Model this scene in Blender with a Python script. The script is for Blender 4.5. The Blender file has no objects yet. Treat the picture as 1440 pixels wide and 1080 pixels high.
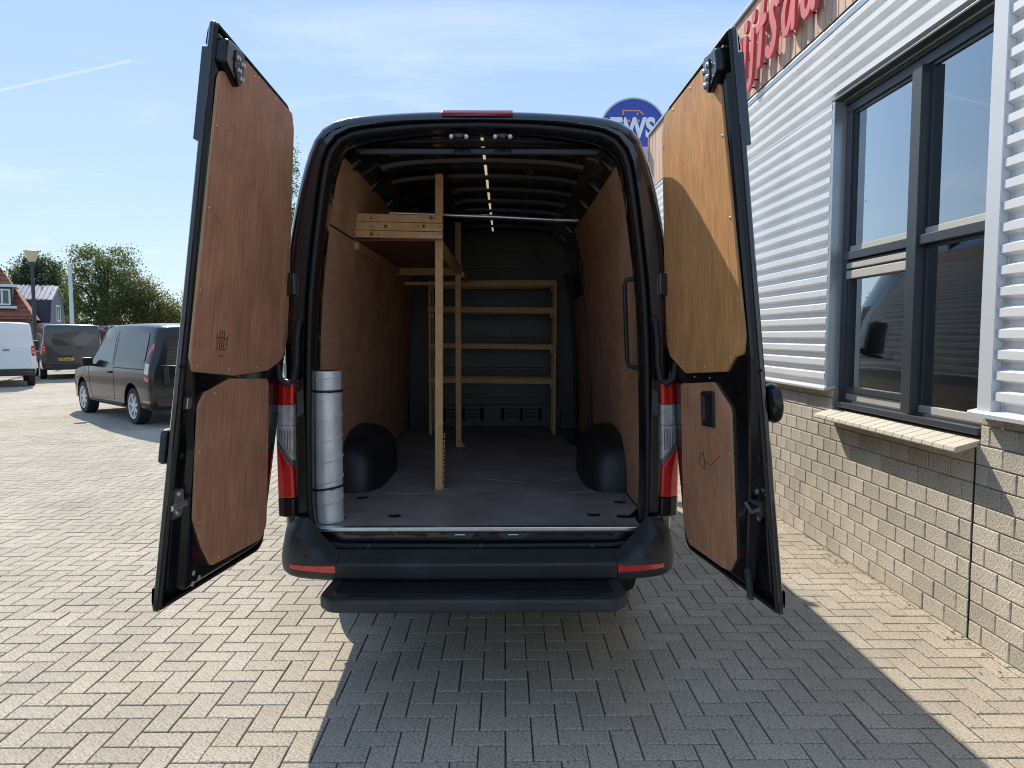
import bpy, bmesh, math, random
from mathutils import Vector, Matrix
random.seed(7)
R = math.radians
PI = math.pi
scene = bpy.context.scene
col = scene.collection

# ------------------------------------------------------------------ camera
CAM = Vector((0.14, -3.23, 1.62))
YAW, PITCH = math.atan(10/1000), math.atan(68/1000)
cam_data = bpy.data.cameras.new('camera')
cam_data.sensor_width = 36.0
cam_data.lens = 25.0
cam_data.clip_start = 0.05
cam_data.clip_end = 3000
cam = bpy.data.objects.new('camera', cam_data)
col.objects.link(cam)
cam.location = CAM
cam.rotation_euler = (PI/2 - PITCH, 0, -YAW)
scene.camera = cam

# ------------------------------------------------------------------ sky and sun
SUN = Vector((-0.47, 1.057, 1.0)).normalized()          # towards the sun
EL = math.asin(SUN.z)
AZ = math.atan2(SUN.x, SUN.y)                           # from +Y towards +X
world = bpy.data.worlds.new('World')
scene.world = world
world.use_nodes = True
wn = world.node_tree.nodes
wl = world.node_tree.links
wn.clear()
wo = wn.new('ShaderNodeOutputWorld')
bg = wn.new('ShaderNodeBackground')
sky = wn.new('ShaderNodeTexSky')
sky.sky_type = 'NISHITA'
sky.sun_disc = False
sky.sun_elevation = EL
sky.sun_rotation = AZ
sky.altitude = 0
sky.air_density = 1.0
sky.dust_density = 0.3
sky.ozone_density = 1.2
bg.inputs['Strength'].default_value = 0.12
VEIL = 5.05
# thin cirrus: noise on the direction projected to a high flat layer
tc = wn.new('ShaderNodeTexCoord')
sep = wn.new('ShaderNodeSeparateXYZ')
wl.new(tc.outputs['Generated'], sep.inputs[0])
def wmath(op, a, b=None, clamp=False):
    n = wn.new('ShaderNodeMath'); n.operation = op; n.use_clamp = clamp
    for i, v in enumerate((a, b)):
        if v is None: continue
        if isinstance(v, (int, float)): n.inputs[i].default_value = v
        else: wl.new(v, n.inputs[i])
    return n.outputs[0]
zz = wmath('ADD', wmath('MAXIMUM', sep.outputs[2], 0.0), 0.06)
cmb = wn.new('ShaderNodeCombineXYZ')
wl.new(wmath('DIVIDE', sep.outputs[0], zz), cmb.inputs[0])
wl.new(wmath('DIVIDE', sep.outputs[1], zz), cmb.inputs[1])
mp = wn.new('ShaderNodeMapping')
mp.inputs['Rotation'].default_value = (0, 0, R(-24))
mp.inputs['Scale'].default_value = (0.55, 1.25, 1)
wl.new(cmb.outputs[0], mp.inputs[0])
nz = wn.new('ShaderNodeTexNoise')
nz.inputs['Scale'].default_value = 1.3
nz.inputs['Detail'].default_value = 9
nz.inputs['Roughness'].default_value = 0.62
nz.inputs['Distortion'].default_value = 0.9
wl.new(mp.outputs[0], nz.inputs['Vector'])
rp = wn.new('ShaderNodeValToRGB')
rp.color_ramp.elements[0].position = 0.50
rp.color_ramp.elements[1].position = 0.86
wl.new(nz.outputs[0], rp.inputs[0])
cf = wmath('MULTIPLY', rp.outputs[0], 0.62)
# one old condensation trail crossing the sky at the left
def trail(n, w, lo, hi, strength):
    d = wn.new('ShaderNodeVectorMath'); d.operation = 'DOT_PRODUCT'
    d.inputs[1].default_value = n
    wl.new(tc.outputs['Generated'], d.inputs[0])
    a = wmath('SUBTRACT', 1.0, wmath('DIVIDE', wmath('ABSOLUTE', d.outputs['Value']), w), True)
    b = wmath('GREATER_THAN', sep.outputs[0], lo)
    c = wmath('LESS_THAN', sep.outputs[0], hi)
    return wmath('MULTIPLY', wmath('MULTIPLY', wmath('MULTIPLY', a, b), c), strength)
def pixdir(px, py):
    cy, sy, cp, sp = math.cos(YAW), math.sin(YAW), math.cos(PITCH), math.sin(PITCH)
    f = Vector((sy*cp, cy*cp, -sp)); r = Vector((cy, -sy, 0)); u = r.cross(f)
    return (f + r*(px-720)/1000 - u*(py-540)/1000).normalized()
ta, tb = pixdir(0, 127), pixdir(185, 85)
tn = ta.cross(tb).normalized()
cf = wmath('ADD', cf, trail(tn, 0.0022, -0.9, tb.x, 0.4), True)
# a bright high veil of ice cloud evens the whole sky out; paler low down, deeper blue overhead
vr = wn.new('ShaderNodeValToRGB')
vr.color_ramp.elements[0].position = 0.0
vr.color_ramp.elements[0].color = (0.575, 0.735, 0.85, 1)
vr.color_ramp.elements[1].position = 1.0
vr.color_ramp.elements[1].color = (0.35, 0.54, 0.88, 1)
vk = vr.color_ramp.elements.new(0.42); vk.color = (0.36, 0.55, 0.885, 1)
wl.new(wmath('MAXIMUM', sep.outputs[2], 0.0), vr.inputs[0])
vsc = wn.new('ShaderNodeVectorMath'); vsc.operation = 'SCALE'
vsc.inputs['Scale'].default_value = VEIL
wl.new(vr.outputs[0], vsc.inputs[0])
mv = wn.new('ShaderNodeMix'); mv.data_type = 'RGBA'
mv.inputs['Factor'].default_value = 0.88
wl.new(sky.outputs[0], mv.inputs['A'])
wl.new(vsc.outputs[0], mv.inputs['B'])
mx = wn.new('ShaderNodeMix'); mx.data_type = 'RGBA'
wl.new(cf, mx.inputs['Factor'])
wl.new(mv.outputs['Result'], mx.inputs['A'])
mx.inputs['B'].default_value = (VEIL*0.86, VEIL*0.93, VEIL*0.98, 1)
wl.new(mx.outputs['Result'], bg.inputs['Color'])
wl.new(bg.outputs[0], wo.inputs[0])

sun_data = bpy.data.lights.new('sun', 'SUN')
sun_data.energy = 3.2
sun_data.angle = R(0.53)
sun_data.color = (1.0, 0.915, 0.77)
sun = bpy.data.objects.new('sun', sun_data)
col.objects.link(sun)
sun.location = (-10, 20, 22)
sun.rotation_euler = (-SUN).to_track_quat('-Z', 'Y').to_euler()

vs = scene.view_settings
vs.view_transform = 'Standard'
vs.look = 'None'
vs.exposure = 0.86
vs.gamma = 1
vs.use_curve_mapping = False
scene.cycles.max_bounces = 10
scene.cycles.diffuse_bounces = 7
scene.cycles.glossy_bounces = 5
scene.cycles.transparent_max_bounces = 12
scene.cycles.caustics_reflective = False
scene.cycles.caustics_refractive = False
scene.cycles.sample_clamp_indirect = 10
scene.cycles.use_denoising = True
scene.cycles.filter_width = 1.05

# ------------------------------------------------------------------ materials
def nodes_of(m):
    nt = m.node_tree
    return nt, nt.nodes['Principled BSDF']

def mat(name, c, rough=0.5, metal=0.0, var=0.0, vscale=6.0, stretch=(1, 1, 1), bump=0.0, bscale=80.0, coat=0.0,
        c2=None, spec=0.5, island=0.0, speck=None, sscale=300.0, coords='Object', detail=6.0, rvar=0.0, emit=None, blotch=None):
    m = bpy.data.materials.new(name)
    m.use_nodes = True
    nt, p = nodes_of(m)
    N, L = nt.nodes, nt.links
    p.inputs['Base Color'].default_value = (*c, 1)
    p.inputs['Roughness'].default_value = rough
    p.inputs['Metallic'].default_value = metal
    p.inputs['Specular IOR Level'].default_value = spec
    if coat:
        p.inputs['Coat Weight'].default_value = coat
        p.inputs['Coat Roughness'].default_value = 0.03
    if emit:
        p.inputs['Emission Color'].default_value = (*emit[0], 1)
        p.inputs['Emission Strength'].default_value = emit[1]
    if not (var or c2 or bump or island or speck or rvar or blotch):
        return m
    t = N.new('ShaderNodeTexCoord')
    mpn = N.new('ShaderNodeMapping')
    mpn.inputs['Scale'].default_value = stretch
    L.new(t.outputs[coords], mpn.inputs[0])
    cur = None
    if var or c2:
        n = N.new('ShaderNodeTexNoise')
        n.inputs['Scale'].default_value = vscale
        n.inputs['Detail'].default_value = detail
        n.inputs['Roughness'].default_value = 0.6
        L.new(mpn.outputs[0], n.inputs['Vector'])
        r = N.new('ShaderNodeValToRGB')
        r.color_ramp.elements[0].position = 0.3
        r.color_ramp.elements[1].position = 0.7
        b = c2 if c2 else tuple(x*(1+var) for x in c)
        a = c if c2 else tuple(x*(1-var) for x in c)
        r.color_ramp.elements[0].color = (*a, 1)
        r.color_ramp.elements[1].color = (*b, 1)
        L.new(n.outputs[0], r.inputs[0])
        cur = r.outputs[0]
        if rvar:
            mr = N.new('ShaderNodeMapRange')
            mr.inputs['To Min'].default_value = max(0.02, rough-rvar)
            mr.inputs['To Max'].default_value = min(1, rough+rvar)
            L.new(n.outputs[0], mr.inputs['Value'])
            L.new(mr.outputs[0], p.inputs['Roughness'])
    def mixmul(a, fac_out, lo, hi):
        mr = N.new('ShaderNodeMapRange')
        mr.inputs['To Min'].default_value = lo
        mr.inputs['To Max'].default_value = hi
        L.new(fac_out, mr.inputs['Value'])
        x = N.new('ShaderNodeMix'); x.data_type = 'RGBA'; x.blend_type = 'MULTIPLY'
        x.inputs['Factor'].default_value = 1
        if a is None: x.inputs['A'].default_value = (*c, 1)
        else: L.new(a, x.inputs['A'])
        L.new(mr.outputs[0], x.inputs['B'])
        return x.outputs['Result']
    if island:
        g = N.new('ShaderNodeNewGeometry')
        oi = N.new('ShaderNodeObjectInfo')
        ad = N.new('ShaderNodeMath'); ad.operation = 'ADD'
        L.new(g.outputs['Random Per Island'], ad.inputs[0]); L.new(oi.outputs['Random'], ad.inputs[1])
        fr = N.new('ShaderNodeMath'); fr.operation = 'FRACT'
        L.new(ad.outputs[0], fr.inputs[0])
        cur = mixmul(cur, fr.outputs[0], 1-island, 1+island)
    if blotch:
        nb = N.new('ShaderNodeTexNoise')
        nb.inputs['Scale'].default_value = blotch[2]
        nb.inputs['Detail'].default_value = 5
        nb.inputs['Roughness'].default_value = 0.6
        nb.inputs['Distortion'].default_value = 0.7
        g2 = N.new('ShaderNodeNewGeometry')
        L.new(g2.outputs['Position'], nb.inputs['Vector'])
        mb_ = N.new('ShaderNodeMapRange')
        mb_.inputs['From Min'].default_value = 0.33; mb_.inputs['From Max'].default_value = 0.67
        L.new(nb.outputs[0], mb_.inputs['Value'])
        cur = mixmul(cur, mb_.outputs[0], blotch[0], blotch[1])
    if speck:
        n2 = N.new('ShaderNodeTexNoise')
        n2.inputs['Scale'].default_value = sscale
        n2.inputs['Detail'].default_value = 3
        n2.inputs['Roughness'].default_value = 0.75
        L.new(t.outputs[coords], n2.inputs['Vector'])
        r2 = N.new('ShaderNodeValToRGB')
        e = r2.color_ramp.elements
        e[0].position = 0.37; e[0].color = (speck[0],)*3 + (1,)
        e[1].position = 0.66; e[1].color = (speck[1],)*3 + (1,)
        k = e.new(0.445); k.color = (0.96, 0.96, 0.96, 1)
        k = e.new(0.56); k.color = (1.04, 1.04, 1.04, 1)
        L.new(n2.outputs[0], r2.inputs[0])
        x = N.new('ShaderNodeMix'); x.data_type = 'RGBA'; x.blend_type = 'MULTIPLY'
        x.inputs['Factor'].default_value = 1
        if cur is None: x.inputs['A'].default_value = (*c, 1)
        else: L.new(cur, x.inputs['A'])
        L.new(r2.outputs[0], x.inputs['B'])
        cur = x.outputs['Result']
    if cur is not None:
        L.new(cur, p.inputs['Base Color'])
    if bump:
        n3 = N.new('ShaderNodeTexNoise')
        n3.inputs['Scale'].default_value = bscale
        n3.inputs['Detail'].default_value = 5
        n3.inputs['Roughness'].default_value = 0.65
        L.new(mpn.outputs[0], n3.inputs['Vector'])
        bn = N.new('ShaderNodeBump')
        bn.inputs['Strength'].default_value = bump
        bn.inputs['Distance'].default_value = 0.01
        L.new(n3.outputs[0], bn.inputs['Height'])
        L.new(bn.outputs[0], p.inputs['Normal'])
    return m

def glass_mat(name, tint, boost):
    m = bpy.data.materials.new(name); m.use_nodes = True
    nt = m.node_tree; N, L = nt.nodes, nt.links
    N.remove(N['Principled BSDF'])
    out = N['Material Output']
    fr = N.new('ShaderNodeFresnel'); fr.inputs['IOR'].default_value = 1.5
    mm = N.new('ShaderNodeMath'); mm.operation = 'MULTIPLY_ADD'; mm.use_clamp = True
    mm.inputs[1].default_value = boost; mm.inputs[2].default_value = 0.03
    L.new(fr.outputs[0], mm.inputs[0])
    tr = N.new('ShaderNodeBsdfTransparent'); tr.inputs[0].default_value = (*tint, 1)
    gl = N.new('ShaderNodeBsdfGlossy'); gl.inputs['Roughness'].default_value = 0.0
    gl.inputs['Color'].default_value = (0.86, 0.93, 0.98, 1)
    tcn = N.new('ShaderNodeTexCoord')
    nn = N.new('ShaderNodeTexNoise'); nn.inputs['Scale'].default_value = 1.6; nn.inputs['Detail'].default_value = 1
    L.new(tcn.outputs['Object'], nn.inputs['Vector'])
    bn = N.new('ShaderNodeBump'); bn.inputs['Strength'].default_value = 0.04; bn.inputs['Distance'].default_value = 0.02
    L.new(nn.outputs[0], bn.inputs['Height']); L.new(bn.outputs[0], gl.inputs['Normal'])
    mxs = N.new('ShaderNodeMixShader')
    L.new(mm.outputs[0], mxs.inputs[0]); L.new(tr.outputs[0], mxs.inputs[1]); L.new(gl.outputs[0], mxs.inputs[2])
    L.new(mxs.outputs[0], out.inputs['Surface'])
    return m

def leaf_mat(name, c):
    m = bpy.data.materials.new(name); m.use_nodes = True
    nt, p = nodes_of(m); N, L = nt.nodes, nt.links
    out = N['Material Output']
    g = N.new('ShaderNodeNewGeometry')
    rmp = N.new('ShaderNodeValToRGB')
    rmp.color_ramp.elements[0].color = (c[0]*0.55, c[1]*0.6, c[2]*0.6, 1)
    rmp.color_ramp.elements[1].color = (c[0]*1.6, c[1]*1.35, c[2]*1.1, 1)
    L.new(g.outputs['Random Per Island'], rmp.inputs[0])
    L.new(rmp.outputs[0], p.inputs['Base Color'])
    p.inputs['Roughness'].default_value = 0.55
    tr = N.new('ShaderNodeBsdfTranslucent')
    L.new(rmp.outputs[0], tr.inputs[0])
    mxs = N.new('ShaderNodeMixShader'); mxs.inputs[0].default_value = 0.5
    L.new(p.outputs[0], mxs.inputs[1]); L.new(tr.outputs[0], mxs.inputs[2])
    L.new(mxs.outputs[0], out.inputs['Surface'])
    return m

def far_paving_mat():
    # beyond the built pavers: the same herringbone cells as a pattern too fine to pick apart
    m = mat('paving_far', (0.30, 0.272, 0.225), 0.9, var=0.12, vscale=0.6, speck=(0.75, 1.2), sscale=14)
    return m

M = dict(
    paver=mat('concrete_paver', (0.445, 0.388, 0.308), 0.88, var=0.09, vscale=1.6, island=0.08, speck=(0.28, 1.6), sscale=88, blotch=(0.80, 1.08, 0.55),
              bump=0.35, bscale=240, coords='Object'),
    joint=mat('joint_sand', (0.085, 0.074, 0.058), 0.95, var=0.4, vscale=3.0, bump=0.5, bscale=160),
    paving_far=far_paving_mat(),
    block=mat('split_concrete_block', (0.62, 0.56, 0.465), 0.92, blotch=(0.84, 1.06, 0.9), var=0.1, vscale=2.5, island=0.13, speck=(0.42, 1.45), sscale=110,
              bump=0.65, bscale=95),
    mortar=mat('grey_mortar', (0.36, 0.325, 0.27), 0.95, bump=0.4, bscale=120),
    cladding=mat('white_steel_cladding', (0.88, 0.88, 0.88), 0.38, blotch=(0.93, 1.02, 1.8), var=0.03, vscale=1.2, bump=0.02, bscale=12),
    trim=mat('white_trim', (0.70, 0.72, 0.74), 0.35, var=0.03, vscale=3),
    flashing=mat('bare_flashing', (0.52, 0.55, 0.58), 0.32, metal=0.6, var=0.1, vscale=5),
    board=mat('bleached_cedar_board', (0.60, 0.415, 0.315), 0.75, var=0.14, vscale=3, stretch=(6, 6, 0.6), island=0.16, bump=0.2, bscale=60),
    letter=mat('red_letter_face', (0.66, 0.10, 0.105), 0.42, var=0.05, vscale=3),
    letter_fix=mat('letter_fixing', (0.02, 0.02, 0.022), 0.5),
    frame=mat('anthracite_frame', (0.048, 0.056, 0.068), 0.36, var=0.06, vscale=4),
    bead=mat('beige_glazing_bead', (0.60, 0.565, 0.49), 0.5, var=0.04),
    sill=mat('buff_sill_tile', (0.60, 0.545, 0.45), 0.62, var=0.06, vscale=5, island=0.05, bump=0.08, bscale=120),
    pane=glass_mat('window_glass', (0.55, 0.60, 0.64), 5.6),
    room=mat('room_paint', (0.30, 0.29, 0.27), 0.9),
    roomdark=mat('room_floor', (0.10, 0.095, 0.09), 0.8),
    tube=mat('fluorescent_tube', (0.9, 0.85, 0.6), 0.4, emit=((1.0, 0.88, 0.45), 1.3)),
    roofing=mat('roof_felt', (0.08, 0.08, 0.085), 0.9),
    paint=mat('black_car_paint', (0.0045, 0.0055, 0.0085), 0.22, coat=1.0, rvar=0.05, var=0.1, vscale=4),
    paint_in=mat('black_inner_paint', (0.0055, 0.006, 0.0075), 0.22, coat=0.25, var=0.3, vscale=8, rvar=0.10, spec=0.35),
    dusty=mat('dusty_black_metal', (0.050, 0.051, 0.050), 0.42, var=0.35, vscale=5, rvar=0.12, bump=0.03, bscale=15),
    plastic=mat('grey_black_plastic', (0.024, 0.0255, 0.028), 0.52, blotch=(0.75, 1.45, 3.0), rvar=0.1, var=0.14, vscale=6, bump=0.06, bscale=500),
    gloss_plastic=mat('gloss_black_plastic', (0.006, 0.006, 0.007), 0.18),
    rubber=mat('black_rubber', (0.014, 0.014, 0.015), 0.6, var=0.2, vscale=20),
    ply_red=mat('red_brown_film_ply', (0.42, 0.200, 0.112), 0.6, spec=0.22, c2=(0.62, 0.312, 0.182), vscale=5.5, stretch=(9, 9, 0.6), bump=0.12, bscale=40, detail=9, blotch=(0.84, 1.12, 5.0)),
    ply_tan=mat('tan_brown_film_ply', (0.45, 0.212, 0.078), 0.6, spec=0.2, c2=(0.76, 0.39, 0.155), vscale=7.5, stretch=(12, 12, 0.5), bump=0.16, bscale=40, detail=9, blotch=(0.88, 1.08, 4.5)),
    ply_in=mat('brown_lining_ply', (0.49, 0.275, 0.165), 0.55, spec=0.3, c2=(0.63, 0.365, 0.22), vscale=4.0, stretch=(1, 1.0, 7), bump=0.08, bscale=40, detail=9, blotch=(0.82, 1.14, 3.2)),
    ply_floor=mat('grey_floor_ply', (0.225, 0.203, 0.195), 0.6, c2=(0.33, 0.30, 0.285), vscale=2.2, stretch=(1.2, 0.8, 1), bump=0.05, bscale=120, rvar=0.1, detail=10, blotch=(0.75, 1.2, 2.6)),
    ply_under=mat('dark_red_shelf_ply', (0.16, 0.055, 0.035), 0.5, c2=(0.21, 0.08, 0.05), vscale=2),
    ply_edge=mat('pale_ply_edge', (0.42, 0.30, 0.18), 0.8),
    pine=mat('pine_lumber', (0.60, 0.335, 0.14), 0.62, c2=(0.76, 0.475, 0.235), vscale=2.4, stretch=(9, 9, 9), bump=0.06, bscale=60, detail=7),
    knot=mat('pine_knot', (0.16, 0.07, 0.03), 0.6),
    blued=mat('blue_grey_plate', (0.10, 0.125, 0.18), 0.3, metal=0.5),
    zinc=mat('zinc_metal', (0.62, 0.62, 0.60), 0.34, metal=0.9, var=0.12, vscale=30),
    galv=mat('galvanised_duct', (0.72, 0.73, 0.74), 0.36, metal=0.35, var=0.2, vscale=9, rvar=0.12, bump=0.05, bscale=30),
    alu=mat('aluminium_strip', (0.72, 0.74, 0.76), 0.28, metal=0.95, var=0.1, vscale=25),
    screw=mat('screw_head', (0.55, 0.54, 0.52), 0.35, metal=0.8),
    dark=mat('dark_hole', (0.004, 0.004, 0.004), 0.8),
    ink=mat('marker_ink', (0.02, 0.012, 0.01), 0.7),
    floor_scuff=mat('floor_scuff', (0.40, 0.37, 0.35), 0.8),
    chalk=mat('pale_scuff', (0.36, 0.24, 0.17), 0.8),
    white_plug=mat('pale_plug', (0.42, 0.43, 0.44), 0.5),
    led=mat('lit_light_strip', (0.9, 0.8, 0.6), 0.4, emit=((1.0, 0.80, 0.46), 0.3)),
    red_lens=mat('red_lens', (0.62, 0.012, 0.012), 0.12, coat=1.0, var=0.2, vscale=30),
    red_dark=mat('dark_red_lens', (0.28, 0.006, 0.014), 0.2, coat=1.0),
    clear_lens=mat('clear_lens', (0.50, 0.46, 0.45), 0.12, coat=1.0, var=0.35, vscale=25),
    smoke_lens=mat('smoked_lens', (0.10, 0.10, 0.11), 0.10, coat=1.0),
    tyre=mat('tyre_rubber', (0.016, 0.016, 0.016), 0.75, bump=0.15, bscale=60),
    rim=mat('alloy_rim', (0.66, 0.66, 0.67), 0.3, metal=0.25),
    steel_dark=mat('under_body_steel', (0.02, 0.02, 0.02), 0.7),
    grey_paint=mat('dark_grey_metallic', (0.014, 0.015, 0.017), 0.2, coat=0.35, spec=0.4),
    bronze_paint=mat('grey_bronze_metallic', (0.030, 0.027, 0.026), 0.24, metal=0.0, coat=1.0),
    navy_paint=mat('dark_navy_paint', (0.02, 0.024, 0.036), 0.2, coat=1.0),
    white_paint=mat('white_van_paint', (0.74, 0.76, 0.78), 0.25, coat=1.0),
    car_glass=mat('dark_car_glass', (0.012, 0.015, 0.016), 0.03, spec=0.6),
    yellow=mat('yellow_plate', (0.78, 0.46, 0.03), 0.45),
    plate_ink=mat('plate_ink', (0.01, 0.01, 0.01), 0.5),
    eu_blue=mat('plate_blue', (0.02, 0.06, 0.42), 0.5),
    sign_blue=mat('sign_blue', (0.035, 0.075, 0.40), 0.4),
    sign_white=mat('sign_pale', (0.72, 0.78, 0.86), 0.4),
    sign_orange=mat('sign_orange', (0.72, 0.27, 0.10), 0.4),
    sign_rim=mat('sign_grey_rim', (0.50, 0.52, 0.54), 0.4, metal=0.3),
    roof_tile=mat('red_roof_tile', (0.30, 0.105, 0.065), 0.8, var=0.22, vscale=5, bump=0.3, bscale=10),
    red_brick=mat('red_house_brick', (0.22, 0.10, 0.075), 0.85, var=0.2, vscale=9),
    slate_tile=mat('dark_blue_tile', (0.028, 0.034, 0.05), 0.42, var=0.15, vscale=4),
    glazed_tile=mat('glazed_grey_tile', (0.27, 0.28, 0.33), 0.35, var=0.15, vscale=4),
    gable_grey=mat('grey_blue_gable', (0.15, 0.185, 0.205), 0.7, var=0.05, vscale=4),
    house_white=mat('white_house_joinery', (0.75, 0.76, 0.76), 0.5),
    house_dark=mat('dark_green_board', (0.04, 0.055, 0.05), 0.6),
    house_glass=mat('house_glass', (0.06, 0.07, 0.08), 0.05, spec=0.8),
    lamp_post=mat('dark_lamp_post', (0.05, 0.058, 0.065), 0.5, metal=0.2),
    lamp_head=mat('frosted_lamp_shade', (0.66, 0.58, 0.36), 0.4),
    pale_post=mat('pale_galvanised_post', (0.60, 0.64, 0.68), 0.4, metal=0.3),
    bark=mat('tree_bark', (0.075, 0.06, 0.045), 0.9, var=0.3, vscale=8, bump=0.5, bscale=30),
    leaf=leaf_mat('mid_green_leaf', (0.125, 0.18, 0.05)),
    leaf_dark=leaf_mat('deep_green_leaf', (0.068, 0.105, 0.040)),
    leaf_brown=leaf_mat('rusty_green_leaf', (0.135, 0.155, 0.052)),
    grass=mat('verge_grass', (0.055, 0.085, 0.025), 0.9, var=0.3, vscale=2),
    card=mat('cardboard', (0.36, 0.25, 0.14), 0.8, var=0.08),
    paper=mat('white_paper', (0.7, 0.7, 0.68), 0.7),
    desk=mat('pale_desk', (0.34, 0.31, 0.27), 0.5),
    arch_black=mat('moulded_black_plastic', (0.014, 0.015, 0.017), 0.45, var=0.25, vscale=9, rvar=0.1),
    sand=mat('pale_sand', (0.44, 0.38, 0.28), 0.95, var=0.2, vscale=20),
    litter=mat('dry_leaf', (0.20, 0.11, 0.05), 0.8, island=0.4),
    black=mat('matt_black', (0.012, 0.012, 0.013), 0.5),
    teal=mat('teal_plastic', (0.05, 0.22, 0.26), 0.4),
)

# ------------------------------------------------------------------ mesh helpers
class MB:
    def __init__(s):
        s.v = []; s.f = []
    def add(s, vs_, fs):
        b = len(s.v)
        s.v += [tuple(p) for p in vs_]
        s.f += [tuple(i+b for i in f) for f in fs]
        return s
    def box(s, c, d, rot=None):
        x, y, z = d[0]/2, d[1]/2, d[2]/2
        pts = [Vector((a*x, b*y, e*z)) for e in (-1, 1) for b in (-1, 1) for a in (-1, 1)]
        if rot is not None: pts = [rot @ p for p in pts]
        pts = [p + Vector(c) for p in pts]
        return s.add(pts, [(0, 2, 3, 1), (4, 5, 7, 6), (0, 1, 5, 4), (2, 6, 7, 3), (0, 4, 6, 2), (1, 3, 7, 5)])
    def mm(s, a, b):
        return s.box([(a[i]+b[i])/2 for i in range(3)], [abs(b[i]-a[i]) for i in range(3)])
    def loft(s, rings, closed=True, cap=(False, False)):
        n = len(rings[0])
        vs_ = [p for r in rings for p in r]
        fs = []
        for k in range(len(rings)-1):
            for i in range(n if closed else n-1):
                j = (i+1) % n
                fs.append((k*n+i, k*n+j, (k+1)*n+j, (k+1)*n+i))
        if cap[0]: fs.append(tuple(range(n-1, -1, -1)))
        if cap[1]: fs.append(tuple((len(rings)-1)*n+i for i in range(n)))
        return s.add(vs_, fs)
    def prism(s, poly, fn, a, b):
        # poly: 2-D points; fn(u, v, w) -> world; extruded from w = a to w = b
        return s.loft([[fn(u, v, a) for u, v in poly], [fn(u, v, b) for u, v in poly]], True, (True, True))
    def tube(s, path, r, seg=8, closed=False, cap=True):
        path = [Vector(p) for p in path]
        n = len(path)
        rr = r if isinstance(r, (list, tuple)) else [r]*n
        rings = []
        up = None
        for i, p in enumerate(path):
            if closed: t = path[(i+1) % n] - path[i-1]
            else: t = path[min(i+1, n-1)] - path[max(i-1, 0)]
            if t.length < 1e-9: t = Vector((0, 0, 1))
            t.normalize()
            if up is None:
                up = Vector((0, 0, 1)) if abs(t.z) < 0.9 else Vector((1, 0, 0))
            x = up - t*up.dot(t)
            if x.length < 1e-6:
                x = Vector((1, 0, 0)) if abs(t.x) < 0.9 else Vector((0, 1, 0))
                x = x - t*x.dot(t)
            x.normalize(); up = x
            y = t.cross(x)
            rings.append([p + (x*math.cos(2*PI*k/seg) + y*math.sin(2*PI*k/seg))*rr[i] for k in range(seg)])
        if closed:
            rings.append(rings[0])
            return s.loft(rings, True)
        return s.loft(rings, True, (cap, cap))
    def lathe(s, prof, c, ax=(0, 0, 1), seg=24, cap=True):
        ax = Vector(ax).normalized()
        x = Vector((1, 0, 0)) if abs(ax.x) < 0.9 else Vector((0, 1, 0))
        x = (x - ax*x.dot(ax)).normalized(); y = ax.cross(x)
        c = Vector(c)
        rings = [[c + ax*h + (x*math.cos(2*PI*k/seg) + y*math.sin(2*PI*k/seg))*r for k in range(seg)] for r, h in prof]
        return s.loft(rings, True, (cap, cap))
    def build(s, name, m, parent=None, smooth=None, bevel=0.0, seg=2):
        me = bpy.data.meshes.new(name)
        me.from_pydata(s.v, [], s.f)
        me.validate()
        bm = bmesh.new(); bm.from_mesh(me)
        bmesh.ops.recalc_face_normals(bm, faces=bm.faces)
        bm.to_mesh(me); bm.free()
        if smooth is not None:
            me.polygons.foreach_set('use_smooth', [True]*len(me.polygons))
            me.set_sharp_from_angle(angle=R(smooth))
        me.materials.append(M[m] if isinstance(m, str) else m)
        o = bpy.data.objects.new(name, me)
        col.objects.link(o)
        if parent is not None: o.parent = parent
        if bevel:
            bv = o.modifiers.new('bevel', 'BEVEL')
            bv.width = bevel; bv.segments = seg; bv.limit_method = 'ANGLE'; bv.angle_limit = R(35)
        return o

def build_mapped(b, name, m, parent, fn, step=0.09, smooth=35):
    # b holds (u, z, offset) points: cut the faces along a grid, then bend them onto the door surface
    bm = bmesh.new()
    vs_ = [bm.verts.new(p) for p in b.v]
    for f in b.f:
        try: bm.faces.new([vs_[i] for i in f])
        except ValueError: pass
    us = [p[0] for p in b.v]; zs = [p[1] for p in b.v]
    bmesh.ops.recalc_face_normals(bm, faces=bm.faces)
    for ax, lo, hi in ((0, min(us), max(us)), (1, min(zs), max(zs))):
        x = math.floor(lo/step)*step + step*0.513
        while x < hi:
            co = [0, 0, 0]; no = [0, 0, 0]; co[ax] = x; no[ax] = 1
            bmesh.ops.bisect_plane(bm, geom=bm.verts[:]+bm.edges[:]+bm.faces[:], plane_co=co, plane_no=no, dist=1e-5)
            x += step
    for v in bm.verts: v.co = Vector(fn(v.co.x, v.co.y, v.co.z))
    bmesh.ops.recalc_face_normals(bm, faces=bm.faces)
    me = bpy.data.meshes.new(name); bm.to_mesh(me); bm.free()
    me.polygons.foreach_set('use_smooth', [True]*len(me.polygons))
    me.set_sharp_from_angle(angle=R(smooth))
    me.materials.append(M[m])
    o = bpy.data.objects.new(name, me); col.objects.link(o); o.parent = parent
    return o

def empty(name, loc=(0, 0, 0), rz=0.0, parent=None):
    o = bpy.data.objects.new(name, None)
    o.empty_display_size = 0.2
    col.objects.link(o)
    o.location = loc; o.rotation_euler = (0, 0, rz)
    if parent is not None: o.parent = parent
    return o

def tag(o, label=None, cat=None, group=None, kind=None):
    if label: o['label'] = label
    if cat: o['category'] = cat
    if group: o['group'] = group
    if kind: o['kind'] = kind
    return o

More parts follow.
